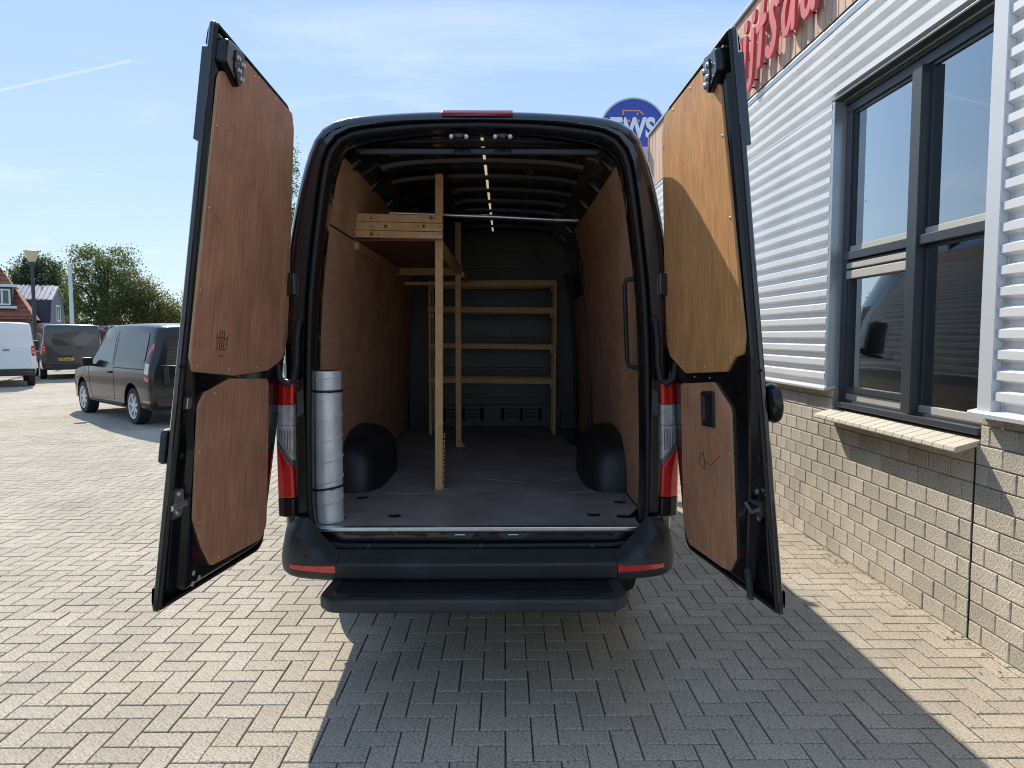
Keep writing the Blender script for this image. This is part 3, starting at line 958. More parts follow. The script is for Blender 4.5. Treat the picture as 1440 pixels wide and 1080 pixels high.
# round pole sign behind the van
PS = empty('round_sign', (2.83, 12.0, 0)); tag(PS, 'round blue sign with pale lettering and orange van outline on a post', 'sign')
MB().tube([(0, .12, 0), (0, .12, 6.2)], 0.07, 12).build('post', 'pale_post', PS, 40)
CZ, SR = 5.86, 0.72
MB().lathe([(SR, -.05), (SR, .05), (SR-.035, .055), (SR-.035, .03)], (0, 0, CZ), (0, -1, 0), 64).build('rim', 'sign_rim', PS, 40)
MB().lathe([(SR-.036, -.03), (SR-.036, .04)], (0, 0, CZ), (0, -1, 0), 64).build('disc', 'sign_blue', PS, 40)
sgn = lambda u, v, w: (u, -0.043-w, CZ+v)
text_mesh('TWS', 0.56, 'sign_white', lambda x, y, z: (x*.80-.01, -0.046-z, CZ+0.08+y), 'lettering', PS, 0.006, 0.022)
vo = MB()
for (a, b_) in (((-.22, .36), (-.22, .44)), ((-.235, .45), (.12, .45)), ((.115, .455), (.21, .36)), ((.07, .36), (.10, .41))):
    d_ = Vector((b_[0]-a[0], b_[1]-a[1], 0)); L_ = d_.length; mid = ((a[0]+b_[0])/2, (a[1]+b_[1])/2)
    vo.box((mid[0], -0.0475-0.001*len(vo.f)/6, CZ+mid[1]), (L_, 0.006, 0.03), Matrix.Rotation(-math.atan2(d_.y, d_.x), 3, 'Y'))
for u in (-.1, .1): vo.lathe([(.03, 0), (.03, .006)], (u, -0.052, CZ+.24), (0, -1, 0), 14)
vo.build('van_outline', 'sign_orange', PS)
MB().mm((-.6, -.04, 4.86), (.6, .04, 5.19)).build('lower_panel', 'sign_orange', PS, bevel=.01)

# ================================================================== THE VAN
VX = 0.018
VAN = empty('panel_van', (VX, 0, 0))
tag(VAN, 'black high roof panel van with both rear doors open beside the workshop', 'van')
OUT = [(0, 2.632), (.20, 2.630), (.36, 2.623), (.50, 2.613), (.60, 2.600), (.665, 2.577), (.715, 2.538), (.752, 2.478), (.790, 2.37), (.828, 2.22), (.864, 2.02),
       (.884, 1.75), (.898, 1.45), (.908, 1.1), (.905, .80), (.89, .58), (.84, .53), (0, .53)]
def half_pts(tab, n):
    return [(v.x, v.y) for v in catmull([Vector((a, b, 0)) for a, b in tab], n)]
def full(half):                                # half from top centre down to bottom centre -> closed loop
    return half + [(-x, z) for x, z in reversed(half[1:-1])]
HALF = half_pts(OUT[:-1], 44) + [(.6, .53), (.3, .53), (0, .53)]
RING = full(HALF)
def ring_at(y, d=0.0, grow=0.0):
    pts = inset_poly(RING, -d) if False else RING
    # inset d towards the inside, then widen by grow
    pin = inset_poly(RING, d) if d else RING
    out = []
    for x, z in pin:
        k = grow * (1 if x > 0 else -1 if x < 0 else 0) * min(1, abs(x)/.6) * (0.45 + 0.55*min(1, max(0, (2.632-z)/0.9)))
        out.append((x+k, y, z))
    return out
OPEN = [(0, 2.545), (.25, 2.538), (.42, 2.523), (.54, 2.506), (.60, 2.482), (.64, 2.436), (.662, 2.377), (.697, 2.165), (.742, 1.786), (.763, 1.336), (.770, .90), (.762, .76),
        (.735, .69), (.66, .667), (0, .667)]
OHALF = half_pts(OPEN[:-1], 46) + [(.33, .667), (0, .667)]
ORING = full(OHALF)
def oring(y, d=0.0):
    return [(x, y, z) for x, z in (inset_poly(ORING, -d) if d else ORING)]
# outer skin: rounded rear corner, sides, cab
rings = [ring_at(.0, .052), ring_at(.004, .036), ring_at(.016, .020), ring_at(.04, .008), ring_at(.085, .001), ring_at(.2, 0, .010), ring_at(.5, 0, .032), ring_at(1.0, 0, .055)]
for y in (1.6, 2.4, 3.2, 4.0): rings.append(ring_at(y, 0, .062))
for y, zr, sc_ in ((4.45, 2.60, 1.0), (4.75, 2.50, .995), (4.95, 2.36, .99), (5.3, 2.02, .98), (5.75, 1.60, .965), (6.0, 1.36, .95), (6.3, 1.24, .92), (6.5, 1.10, .87), (6.58, .92, .80)):
    rr = []
    for x, _, z in ring_at(y, 0, .062):
        zz_ = z if z < .9 else .9 + (z-.9)*(zr-.9)/(2.632-.9)
        rr.append((x*sc_, y, zz_ if sc_ > .81 else max(.6, zz_)))
    rings.append(rr)
body = MB().loft(rings, True, (False, True)).build('body', 'paint', VAN, 40)
# rear frame: flat pillar face, door channel and jamb
fr = [ring_at(.0, .052)]
E0 = oring(.001, .040)
# connect outer ring to the opening by nearest matching index (resample the outer loop by angle)
def resample_like(loop, ref, c=(0, 1.55)):
    def ang(p): return math.atan2(p[2]-c[1], p[0]-c[0])
    la = sorted([(ang(p), p) for p in loop]); out = []
    for q in ref:
        a = ang(q)
        hi = next((i for i, t in enumerate(la) if t[0] >= a), 0)
        lo = hi-1
        a0, a1 = la[lo][0], la[hi][0]
        if a1 < a0: a1 += 2*PI
        aa = a if a >= a0 else a+2*PI
        t = (aa-a0)/max(1e-9, a1-a0)
        p, q2 = la[lo][1], la[hi][1]
        out.append(tuple(p[i]*(1-t)+q2[i]*t for i in range(3)))
    return out
FR0 = resample_like(ring_at(.0005, .053), E0)
MB().loft([FR0, E0, oring(.012, .034), oring(.036, .031), oring(.038, .008), oring(.05, .0), oring(.13, -.004), oring(.17, -.0)], True).build('rear_frame', 'paint', VAN, 35)
MB().tube([Vector(p) for p in oring(.026, .017)], 0.0125, 8, True).build('door_seal', 'rubber', VAN, 50)
# inner shell of the cargo area
def in_half(y):
    return [(0, 2.590), (.30, 2.580), (.50, 2.560), (.60, 2.530), (.665, 2.470), (.71, 2.38), (.755, 2.20), (.79, 1.95), (.815, 1.6), (.835, 1.1), (.835, .715), (.6, .715), (0, .715)]
ih = half_pts(in_half(0)[:-2], 26) + [(.6, .715), (.3, .715), (0, .715)]
IR = full(ih)
JAMB = resample_like(oring(.17, 0), [(x, .17, z) for x, z in IR])
MB().loft([JAMB, [(x, .20, z) for x, z in IR], [(x, 1.5, z) for x, z in IR], [(x, 3.68, z) for x, z in IR]], True, (False, True)).build('cargo_shell', 'paint_in', VAN, 40)
# roof ribs, hat section swept across
roof_path = [p for p in half_pts([(0, 2.590), (.30, 2.580), (.46, 2.566), (.555, 2.548)], 12)]
path = [(-x, z) for x, z in reversed(roof_path[1:])] + roof_path
def rib(y):
    b = MB()
    sec = [(-.062, .0), (-.056, .005), (-.042, .008), (-.034, .028), (.034, .028), (.042, .008), (.056, .005), (.062, .0)]
    rings_ = []
    for i, (x, z) in enumerate(path):
        t = Vector((path[min(i+1, len(path)-1)][0]-path[max(i-1, 0)][0], path[min(i+1, len(path)-1)][1]-path[max(i-1, 0)][1])).normalized()
        nx, nz_ = t.y, -t.x                      # inward normal (down at the top)
        if nz_ > 0 and abs(x) < .3: nx, nz_ = -nx, -nz_
        rings_.append([(x+nx*h, y+dy, z+nz_*h) for dy, h in sec])
    return b.loft(rings_, False)
ribo = None
for y in (.36, .74, 1.12, 1.50, 1.88, 2.26, 2.64, 3.02, 3.40):
    if ribo is None: ribo = rib(0).build('roof_rib', 'paint_in', VAN, 30); ribo.location.y = y
    else: share(ribo, 'roof_rib', VAN, (0, y, 0))
for x, z in ((-.52, 2.553), (-.27, 2.578), (.27, 2.578), (.52, 2.553)):
    for y0, y1 in ((.43, .67), (.81, 1.05), (1.19, 1.43), (1.57, 1.81), (1.95, 2.19), (2.33, 2.57), (2.71, 2.95)):
        MB().mm((x-.022, y0, z-.014), (x+.022, y1, z)).mm((x-.03, y0, z-.022), (x+.03, y0+.05, z-.002)).build('roof_stringer', 'paint_in', VAN, bevel=.003)
MB().loft([[(-.60, y, z-.0), (.60, y, z), (.56, y+.0, z-.035), (-.56, y, z-.035)] for y, z in ((.17, 2.50), (.25, 2.52))], True, (True, True)).build('roof_header', 'paint_in', VAN, bevel=.008)
ME_sid = None
for sx in (-1, 1):
    for y in (.42, .95, 1.5, 2.05, 2.6, 3.15):
        b = MB().loft([[(sx*.655, y, 2.53), (sx*.655, y+.07, 2.53), (sx*.695, y+.07, 2.445), (sx*.695, y, 2.445)], [(sx*.60, y+.01, 2.51), (sx*.60, y+.06, 2.51), (sx*.652, y+.06, 2.448), (sx*.652, y+.01, 2.448)]], True, (True, True))
        b.build('roof_bracket', 'paint_in', VAN, bevel=.006)
for y0, y1 in ((.05, .36), (.35, .73), (.73, 1.11), (1.11, 1.49), (1.49, 1.87), (1.87, 2.25), (2.25, 2.63), (2.63, 3.01), (3.01, 3.39)):
    MB().mm((.012-.007, y0+.075, 2.572), (.012+.007, y1-.03, 2.584)).build('light_strip', 'led', VAN, bevel=.003)
# plywood lining, floor, bulkhead
def lining(sx, y0, y1, prof, name, m, th=.009):
    f = [(sx*x, y0, z) for x, z in prof] + [(sx*(x+th), y0, z) for x, z in reversed(prof)]
    g = [(p_[0], y1, p_[2]) for p_ in f]
    return MB().loft([f, g], True, (True, True)).build(name, m, VAN)
lining(-1, .205, 3.60, [(.812, .735), (.800, 1.2), (.768, 1.7), (.722, 2.150)], 'side_lining', 'ply_in')
lining(-1, .205, 2.05, [(.716, 2.158), (.690, 2.30), (.642, 2.470)], 'upper_lining', 'ply_in')
lining(-1, 2.06, 3.60, [(.716, 2.158), (.690, 2.30), (.642, 2.470)], 'upper_lining', 'ply_in')
lining(1, .205, 2.28, [(.812, .735), (.800, 1.2), (.768, 1.7), (.722, 2.150), (.690, 2.30), (.655, 2.430)], 'side_lining', 'ply_in')
lining(1, 2.36, 3.45, [(.826, .735), (.812, 1.2), (.782, 1.7), (.760, 1.95)], 'door_lining', 'ply_in')
MB().tube([(.80, 2.32, .74), (.79, 2.32, 1.4), (.745, 2.32, 1.98), (.70, 2.32, 2.2)], .016, 8).build('pillar_trim', 'dusty', VAN, 40)
MB().tube([(.80, 3.5, .74), (.79, 3.5, 1.4), (.75, 3.5, 1.95), (.70, 3.5, 2.2)], .02, 8).build('pillar_trim', 'dusty', VAN, 40)
FLZ = .735
flp = [(-.805, .02), (.79, .02), (.805, .2), (.805, 2.42), (.66, 2.5), (.62, 3.40), (.62, 3.64), (-.805, 3.64), (-.805, .2)]
MB().prism(flp, lambda u, v, w: (u, v, w), FLZ-.018, FLZ).build('load_floor', 'ply_floor', VAN)
MB().mm((-.735, -.004, FLZ-.016), (.735, .032, FLZ+.004)).build('sill_strip', 'alu', VAN, bevel=.004)
for k in range(16):
    x0, y0 = rng.uniform(-.55, .7), rng.uniform(.08, 1.6); a_ = rng.gauss(0, .5) if k % 3 else rng.uniform(-1.4, 1.4); l_ = rng.uniform(.05, .32)
    MB().tube([(x0, y0, FLZ), (x0+l_*.5*math.cos(a_), y0+l_*.5*math.sin(a_)*1.1, FLZ+.0002), (x0+l_*math.cos(a_), y0+l_*math.sin(a_), FLZ)], rng.uniform(.0008, .0016), 4).build('floor_scratch', 'floor_scuff', VAN)
# bulkhead with pressed fields
MB().mm((-.80, 3.64, .72), (.80, 3.66, 2.585)).build('bulkhead', 'dusty', VAN)
def field(x0, x1, z0, z1, nm='bulkhead_panel', d=.012):
    MB().prism(round_poly([(x0, z0), (x1, z0), (x1, z1), (x0, z1)], .03), lambda u, v, w: (u, 3.64-w, v), -.001, d).build(nm, 'dusty', VAN, bevel=.004)
field(-.62, .62, 1.02, 1.28); field(-.62, .62, 1.31, 1.56); field(-.62, .62, 1.60, 1.78); field(-.62, .5, 1.83, 1.99); field(-.35, .35, 2.06, 2.2)
field(-.55, .30, 2.26, 2.42)
MB().prism(round_poly([(.36, 2.24), (.50, 2.24), (.40, 2.44), (.36, 2.44)], .02), lambda u, v, w: (u, 3.64-w, v), -.001, .012).build('bulkhead_panel', 'dusty', VAN, bevel=.004)
kick = MB().mm((-.66, 3.606, .74), (.66, 3.639, .955)).build('kick_panel', 'dusty', VAN, bevel=.008)
for x0 in (-.46, -.28, .10, .28):
    for q in (0, 1):
        MB().prism(round_poly([(x0+q*.18-.018, .80), (x0+q*.18+.018, .80), (x0+q*.18+.018, .925), (x0+q*.18-.018, .925)], .014), lambda u, v, w: (u, 3.606-w, v), -.001, .010).build('vent_slot', 'dark', kick) if not (q == 1 and x0 in (-.46, .10)) else None
    for z in (.83, .865, .90):
        pts = [(x0+.035+.11*t/6, 3.603, z+.012*math.sin(PI*t/6)) for t in range(7)]
        MB().tube(pts, .005, 6).build('louvre', 'dark', kick)
# wheel arches
def arch(sx):
    n1, n2 = 15, 9
    rings_ = []
    for i in range(n1):
        a_ = PI*i/(n1-1)
        yc, ry_ = 1.20, .47
        y = yc - ry_*math.copysign(abs(math.cos(a_))**.72, math.cos(a_))
        top = .738 + .325*math.sin(a_)**.62 if 0 < i < n1-1 else .738
        r = []
        depth = .215*(.80+.20*math.sin(a_))
        for k in range(n2):
            b_ = PI/2*k/(n2-1)
            x = .803 - depth*math.sin(b_)**.8
            z = .737 + (top-.737)*math.cos(b_)**.5 if k < n2-1 else .737
            yy = y + (1.20-y)*.16*(k/(n2-1))**2
            r.append((sx*x, yy, z))
        rings_.append(r)
    return MB().loft(rings_, False).build('wheel_arch', 'arch_black', VAN, 60)
arch(-1); arch(1)
# lashing rings in the floor
for x, y in ((-.66, .62), (-.42, .22), (.56, .23), (.735, .50), (.70, .20)):
    b = MB().lathe([(.032, 0), (.032, .004), (.022, .005), (.020, .001)], (x, y, FLZ-.001), (0, 0, 1), 20).build('lashing_ring', 'black', VAN, 40)
    MB().tube([(x-.017, y, FLZ+.004), (x, y+.012, FLZ+.006), (x+.017, y, FLZ+.004)], .003, 6).build('ring_loop', 'zinc', b)
# grab handle on the right lining
MB().tube([(.755, .26, 1.90), (.715, .27, 1.89), (.708, .27, 1.86), (.725, .27, 1.50), (.735, .27, 1.47), (.775, .26, 1.46)], .011, 8).build('grab_handle', 'black', VAN, 50)
# upper latch strikers and roof load bar
for x in (-.085, .113):
    b = MB().box((x, .055, 2.522), (.075, .03, .010)).box((x, .045, 2.517), (.026, .03, .018)).build('door_striker', 'dusty', VAN, bevel=.003)
    for q in (-.034, .034): MB().lathe([(.010, 0), (.010, .008), (.005, .010)], (x+q, .042, 2.515), (0, -1, -.4), 10).build('bolt', 'zinc', b)
# rear sill: gloss cover with strikers, rubber lip
MB().prism([(-.735, .722), (.735, .722), (.735, .69), (.70, .668), (-.70, .668), (-.735, .69)], lambda u, v, w: (u, w, v), -.002, .05).build('sill_cover', 'paint', VAN, bevel=.004)
for x in (-.085, .16):
    pl = MB().prism(round_poly([(x-.075, .714), (x+.075, .714), (x+.045, .688), (x-.045, .688)], .008), lambda u, v, w: (u, -.003-w, v), 0, .006).build('striker_pocket', 'dusty', VAN)
    MB().tube([(x-.022, -.012, .699), (x-.022, -.022, .707), (x+.0, -.024, .709), (x+.022, -.022, .707), (x+.022, -.012, .699)], .004, 6).build('striker_loop', 'zinc', pl, 50)
for x0, x1 in ((-.62, -.24), (-.18, -.0), (.06, .08), (.25, .62)):
    MB().tube([(x0, -.004, .712), (x0+.05, -.004, .708), (x1-.04, -.004, .708), (x1, -.004, .70)], .005, 6).build('sill_bead', 'paint_in', VAN, 50)
MB().tube([(-.74, -.012, .672), (-.6, -.03, .662), (0, -.036, .660), (.6, -.03, .662), (.74, -.012, .672)], .012, 8).build('sill_lip', 'rubber', VAN, 50)
# bumper
bp = [(0, -.205), (.3, -.204), (.60, -.196), (.70, -.185), (.78, -.165), (.84, -.13), (.885, -.07), (.905, .02), (.915, .18), (.93, .45)]
_bp = [(v.x, v.y) for v in catmull([Vector((a, b, 0)) for a, b in bp], 60)]
bpath = sorted(_bp + [(x, lerp_table(_bp, x)) for x in (.612, .6145)])
def bump_sections(x_lo, x_hi, sgn_, corner):
    rings_ = []
    for i, (x, y) in enumerate(bpath):
        if x < x_lo-1e-6 or x > x_hi+1e-6: continue
        a, b_ = bpath[max(i-1, 0)], bpath[min(i+1, len(bpath)-1)]
        t = Vector((b_[0]-a[0], b_[1]-a[1])).normalized()
        n_ = Vector((t.y, -t.x))
        rise = .148*min(1, max(0, (x-.66)/.16))
        inn = lerp_table([(0, .15), (.62, .14), (.78, .12), (.9, .06), (1, .05)], x)
        sec = [(-inn, .655+rise), (-.075, .652+rise*.97), (-.022, .640+rise*.72), (-.006, .632+rise*.25), (0, .622), (-.002, .585), (-.006, .566), (-.020, .552), (-.05, .546), (-inn, .548)]
        rings_.append([(sgn_*(x+n_.x*o), y+n_.y*o, z) for o, z in sec])
    return rings_
cen = bump_sections(0, .612, -1, False)[::-1] + bump_sections(0, .612, 1, False)[1:]
MB().loft(cen, True, (True, True)).build('bumper_centre', 'plastic', VAN, 22)
for s_ in (-1, 1):
    bc = MB().loft(bump_sections(.6144, 2, s_, True), True, (True, True)).build('bumper_corner', 'plastic', VAN, 40)
    rf = []
    for x, y in bpath:
        if .6145 <= x <= .835:
            k = (x-.615)/.23
            rf.append((s_*x, y-.0035-.004*k*k, .606, .0155*(1-.45*k)))
    MB().loft([[(x, y, z-h), (x, y, z+h), (x, y+.02, z+h), (x, y+.02, z-h)] for x, y, z, h in rf], True, (True, True)).build('reflector', 'red_lens', bc)
    for zz2, xx2 in ((.70, .75),): MB().lathe([(.006, 0), (.004, .004)], (s_*xx2, -.172, .655), (0, -1, .3), 8).build('clip', 'black', bc)
# step below the bumper
sp = round_poly([(-.615, -.10), (-.625, -.36), (-.57, -.425), (.59, -.425), (.645, -.36), (.635, -.10)], [.0, .06, .07, .07, .06, 0], 6)
stp = MB().prism(sp, lambda u, v, w: (u-.018, v, w), .500, .555).build('rear_step', 'plastic', VAN, bevel=.012, seg=3)
MB().prism(inset_poly(sp, .05), lambda u, v, w: (u-.018, v, w), .547, .5585).build('step_tread', 'gloss_plastic', stp, bevel=.003)
for y_ in (-.375, -.345, -.315, -.285, -.255):
    MB().mm((-.52, y_-.004, .558), (.505, y_+.004, .5605)).build('grip_rib', 'gloss_plastic', stp)
for x_ in (-.50, .012, .52): MB().lathe([(.011, 0), (.010, .006), (.004, .008)], (x_, -.046, .665), (0, -1, .35), 10).build('lip_clip', 'plastic', VAN, 40)
for x in (-.4, .4): MB().mm((x-.03, -.25, .478), (x+.03, .1, .4995)).build('step_bracket', 'steel_dark', stp)
# third brake light and roof corner seams
MB().loft([[(x, -.006+.004*abs(x)/.16, 2.590), (x, -.010, 2.604), (x, .012, 2.622), (x, .03, 2.600)] for x in (-.158, -.15, 0, .15, .158)], True, (True, True)).build('brake_light', 'red_dark', VAN, bevel=.003)
# tail lamps: red, clear, red, with a black block below
def lamp_sec(z, s_):
    k = lerp_table([(.80, .0), (1.1, .004), (1.42, -.006), (1.5, -.01)], z)
    return [(s_*(.918+k), .10, z), (s_*(.918+k), .0, z), (s_*(.905+k), -.034, z), (s_*(.875+k), -.050, z), (s_*(.835+k), -.052, z), (s_*(.828+k), -.045, z), (s_*(.828+k), .0, z), (s_*(.87+k), .06, z)]
def lamp_piece(s_, lo, hi, m, nm, par=None):
    # lo/hi are functions of the section index so that borders can run diagonally
    r0 = [(p_[0], p_[1], lo(i)) for i, p_ in enumerate(lamp_sec(lo(3), s_))]
    r1 = [(p_[0], p_[1], hi(i)) for i, p_ in enumerate(lamp_sec(hi(3), s_))]
    return MB().loft([r0, r1], True, (True, True)).build(nm, m, par or VAN, bevel=.004)
for s_ in (-1, 1):
    diag = lambda i: 1.14 - .018*[0, 0, 1, 3, 6, 6.4, 6.4, 2][i]
    tl_ = lamp_piece(s_, lambda i: .888, diag, 'red_lens', 'tail_lamp')
    lamp_piece(s_, lambda i: diag(i)+.001, lambda i: diag(i)+.03, 'smoke_lens', 'lens_border', tl_)
    lamp_piece(s_, lambda i: diag(i)+.031, lambda i: 1.215, 'clear_lens', 'lens_clear', tl_)
    lamp_piece(s_, lambda i: 1.216, lambda i: 1.31, 'clear_lens', 'lens_reverse', tl_)
    lamp_piece(s_, lambda i: 1.311, lambda i: 1.425, 'red_lens', 'lens_red', tl_)
    lamp_piece(s_, lambda i: .800, lambda i: .885, 'gloss_plastic', 'lamp_base', tl_)
    # ribbed reflector bars seen through the clear lens
    for k in range(5): MB().mm((s_*(.842+.012*k)-.0015, -.0545, 1.105), (s_*(.842+.012*k)+.0015, -.0515, 1.20)).build('lens_rib', 'smoke_lens', tl_)
    # lower pillar plates and the rubber door-wiring hose
    MB().prism(round_poly([(.785, .80), (.822, .80), (.822, 1.40), (.790, 1.44)], .008), lambda u, v, w: (s_*u, -.002-w, v), 0, .012).build('pillar_cover', 'gloss_plastic', VAN, bevel=.003)
    MB().prism(round_poly([(.788, 1.27), (.818, 1.25), (.818, 1.36), (.79, 1.38)], .006), lambda u, v, w: (s_*u, -.0145-w, v), 0, .008).build('check_plate', 'dusty', VAN)
    MB().tube([(s_*.795, -.002, 1.70), (s_*.80, -.03, 1.68), (s_*.806, -.045, 1.60), (s_*.808, -.05, 1.50), (s_*.818, -.06, 1.425), (s_*.845, -.075, 1.405), (s_*.872, -.085, 1.43), (s_*.88, -.085, 1.50)], .0145, 10).build('wiring_hose', 'rubber', VAN, 60)
    MB().prism(round_poly([(.815, 1.80), (.872, 1.80), (.868, 1.90), (.815, 1.90)], .008), lambda u, v, w: (s_*u, -w-.001, v), 0, .028).build('hinge_block', 'paint', VAN, bevel=.005)
# side mouldings, wheels, mirrors, underbody
for s_ in (-1, 1):
    MB().loft([[(s_*(lerp_table([(.25, .920), (.5, .939), (1, .965), (4, .972)], y)), y, z) for z in (.74, .76, .90, .92)] + [(s_*(lerp_table([(.25, .920), (.5, .939), (1, .965), (4, .972)], y)-.02), y, z) for z in (.92, .74)] for y in (.25, .5, 1.0, 1.6, 2.4, 3.2, 4.0)], True, (True, True)).build('side_moulding', 'plastic', VAN, bevel=.004)
    for y in (1.25, 5.35):
        c = (s_*.80, y, .345)
        w_ = MB().lathe([(.20, -.11), (.335, -.115), (.345, -.09), (.345, .09), (.335, .115), (.20, .11)], c, (s_, 0, 0), 32).build('wheel', 'tyre', VAN, 40)
        MB().lathe([(.21, .09), (.21, .112), (.185, .10), (.10, .085), (.07, .10), (.0, .102)], c, (s_, 0, 0), 24).build('rim', 'rim', w_, 40)
        MB().tube([(s_*.958, y+.44*math.cos(a), .42+.44*math.sin(a)) for a in [PI*k/18 for k in range(3, 16)]], .018, 6).build('arch_lip', 'plastic', VAN, 40)
    mi = MB().box((s_*1.16, 5.05, 1.62), (.22, .14, .42)).build('mirror', 'plastic', VAN, bevel=.04, seg=3)
    MB().tube([(s_*.95, 5.1, 1.45), (s_*1.1, 5.06, 1.46)], .03, 8).build('mirror_arm', 'plastic', mi)
    MB().loft([[(s_*(.968-.0*z), 4.25, 1.36), (s_*.955, 5.15, 1.36), (s_*.90, 4.98, 1.95), (s_*.905, 4.25, 1.98)], [(s_*.90, 4.25, 1.36), (s_*.89, 5.15, 1.36), (s_*.84, 4.98, 1.95), (s_*.845, 4.25, 1.98)]], True, (True, True)).build('cab_window', 'car_glass', VAN)
MB().loft([[(-.72, 5.76, 1.64), (.72, 5.76, 1.64), (.66, 5.0, 2.34), (-.66, 5.0, 2.34)], [(-.70, 5.68, 1.62), (.70, 5.68, 1.62), (.64, 4.92, 2.32), (-.64, 4.92, 2.32)]], True, (True, True)).build('windscreen', 'car_glass', VAN)
MB().mm((-.85, .2, .44), (.85, 6.2, .525)).build('underbody', 'steel_dark', VAN)
MB().tube([(-.7, 1.25, .345), (.7, 1.25, .345)], .06, 10).build('rear_axle', 'steel_dark', VAN)
MB().tube([(.5, .35, .42), (.52, 1.0, .40), (.4, 3.0, .40)], .035, 10).build('exhaust', 'steel_dark', VAN)

# ------------------------------------------------------------------ rear doors
def bilinear(P00, P10, P01, P11):
    a, b, c, d = map(Vector, (P00, P10, P01, P11))
    return lambda s, t: (a*(1-s)+b*s)*(1-t) + (c*(1-s)+d*s)*t
W_ = .88
class Door:
    def __init__(s, S, side):
        s.S = S; s.side = side
    def __call__(s, u, z, off):
        # u metres from the hinge, z metres above the sill line, off metres towards the van's middle
        sp_, t = u/W_, z/1.92
        p_ = s.S(sp_, t); h = 1e-3
        ds = s.S(sp_+h, t)-p_; dt = s.S(sp_, t+h)-p_
        n_ = ds.cross(dt).normalized()
        if n_.x*s.side > 0: n_ = -n_
        q = p_ + n_*off
        return (q.x-VX, q.y, q.z)
LD = Door(bilinear((-.935, -.07, .70), (-1.002, -.94, .712), (-.80, -.07, 2.60), (-.79, -.86, 2.635)), -1)
RD = Door(bilinear((.945, -.07, .70), (1.049, -.94, .694), (.858, -.07, 2.60), (.873, -.86, 2.624)), 1)
st2 = lambda s_, t: (s_*W_, t*1.92)
def perimeter(poly, step, phase=.5):
    L_ = [0]
    n = len(poly)
    for i in range(n): L_.append(L_[-1] + (Vector(poly[(i+1) % n])-Vector(poly[i])).length)
    k = max(3, round(L_[-1]/step)); out = []
    for q in range(k):
        d = L_[-1]*(q+phase)/k
        i = max(j for j in range(n) if L_[j] <= d)
        a, b = Vector(poly[i]), Vector(poly[(i+1) % n])
        out.append(tuple(a.lerp(b, (d-L_[i])/max(1e-9, L_[i+1]-L_[i]))))
    return out
def make_door(D, side, in_free, upper, lower, ply):
    hinge = [(-.02, 1.008), (-.10, .80), (-.14, .50), (-.06, .28), (.02, .10)]
    hin_in = [(-.012, .992), (-.088, .80), (-.125, .50), (-.045, .28), (.036, .11)]
    op = [(.06, -.012), (1.0, .0), (1.0, .27), (1.0, .42), (1.0, 1.0)] + hinge
    ip = [(.08, .004)] + in_free + hin_in
    rad = [.08, .01, .05, .05, .02, .06, .2, .2, .2, .10]
    outline = round_poly([st2(*q) for q in op], rad, 5)
    inline = round_poly([st2(*q) for q in ip], rad, 5)
    mid = [tuple(Vector(a).lerp(Vector(b), .55)) for a, b in zip(outline, inline)]
    root = MB().loft([[(u, z, o_) for u, z in inset_poly(outline, i_)] for o_, i_ in ((-.034, .07), (-.030, .03), (-.022, .008), (-.016, .0), (-.004, .0), (-.001, .006))], True, (True, False))
    door = build_mapped(root, 'rear_door', 'paint', VAN, D)
    door['label'] = ('left' if side < 0 else 'right') + ' rear door of the van, swung open'
    inner = MB().loft([[(u, z, o_) for u, z in q] for o_, q in ((-.003, inset_poly(outline, .003)), (-.004, inset_poly(outline, .012)), (-.022, mid), (-.016, inset_poly(inline, -.006)), (.006, inset_poly(inline, .004)), (.0115, inset_poly(inline, .014)), (.012, inset_poly(inline, .022)))], True, (False, True))
    build_mapped(inner, 'inner_pressing', 'paint_in', door, D)
    MB().tube([D(u, z, .002) for u, z in inset_poly(outline, .010)], .006, 6, True).build('edge_seal', 'rubber', door, 50)
    def panel(poly, rr, nm, ply):
        pp = round_poly([st2(*q) for q in poly], rr, 5)
        b = MB().loft([[(u, z, o_) for u, z in pq] for o_, pq in ((.0125, pp), (.0205, pp), (.022, inset_poly(pp, .0015)))], True, (True, True))
        o_ = build_mapped(b, nm, ply, door, D, smooth=20)
        ed = MB().loft([[(u, z, w_) for u, z in pq] for w_, pq in ((.0135, inset_poly(pp, -.0012)), (.0185, inset_poly(pp, -.0012)))], True, (True, True))
        build_mapped(ed, 'panel_edge', 'ply_edge', o_, D, smooth=20)
        for u, z in perimeter(inset_poly(pp, .020), .27):
            c0, c1 = Vector(D(u, z, .0216)), Vector(D(u, z, .03))
            MB().lathe([(.0052, 0), (.0048, .002), (.002, .0036)], c0, c1-c0, 8).build('screw', 'screw', o_, 60)
        return o_
    return door, panel(upper[0], upper[1], 'upper_panel', ply), panel(lower[0], lower[1], 'lower_panel', 'ply_red')
ldU = [(.975, .923), (.775, .938), (.752, .978), (.70, .984), (.0, .990), (-.045, .96), (-.112, .49), (-.04, .43), (.16, .406), (.56, .400), (.95, .412), (.984, .436)]
ldL = [(.596, .394), (.147, .386), (.10, .22), (.070, .045), (.135, .020), (.64, .032), (.736, .08), (.832, .144), (.875, .35), (.83, .372)]
left_door, lup, llp = make_door(LD, -1, [(.83, .010), (.85, .27), (.93, .42), (.985, .985)],
    (ldU, [.05, .02, .015, .02, .03, .05, .12, .08, .05, .0, .02, .02]), (ldL, [.04, .03, 0, .05, .02, .04, .05, .05, .03, .03]), 'ply_red')
rdU = [(.895, .922), (.765, .930), (.74, .975), (.66, .982), (-.01, .988), (-.08, .955), (-.112, .47), (-.04, .436), (.20, .401), (.735, .415), (.83, .443), (.918, .449), (.945, .48)]
rdL = [(.118, .375), (.572, .390), (.745, .345), (.69, .055), (.625, .022), (.545, .016), (.15, .010), (.085, .05)]
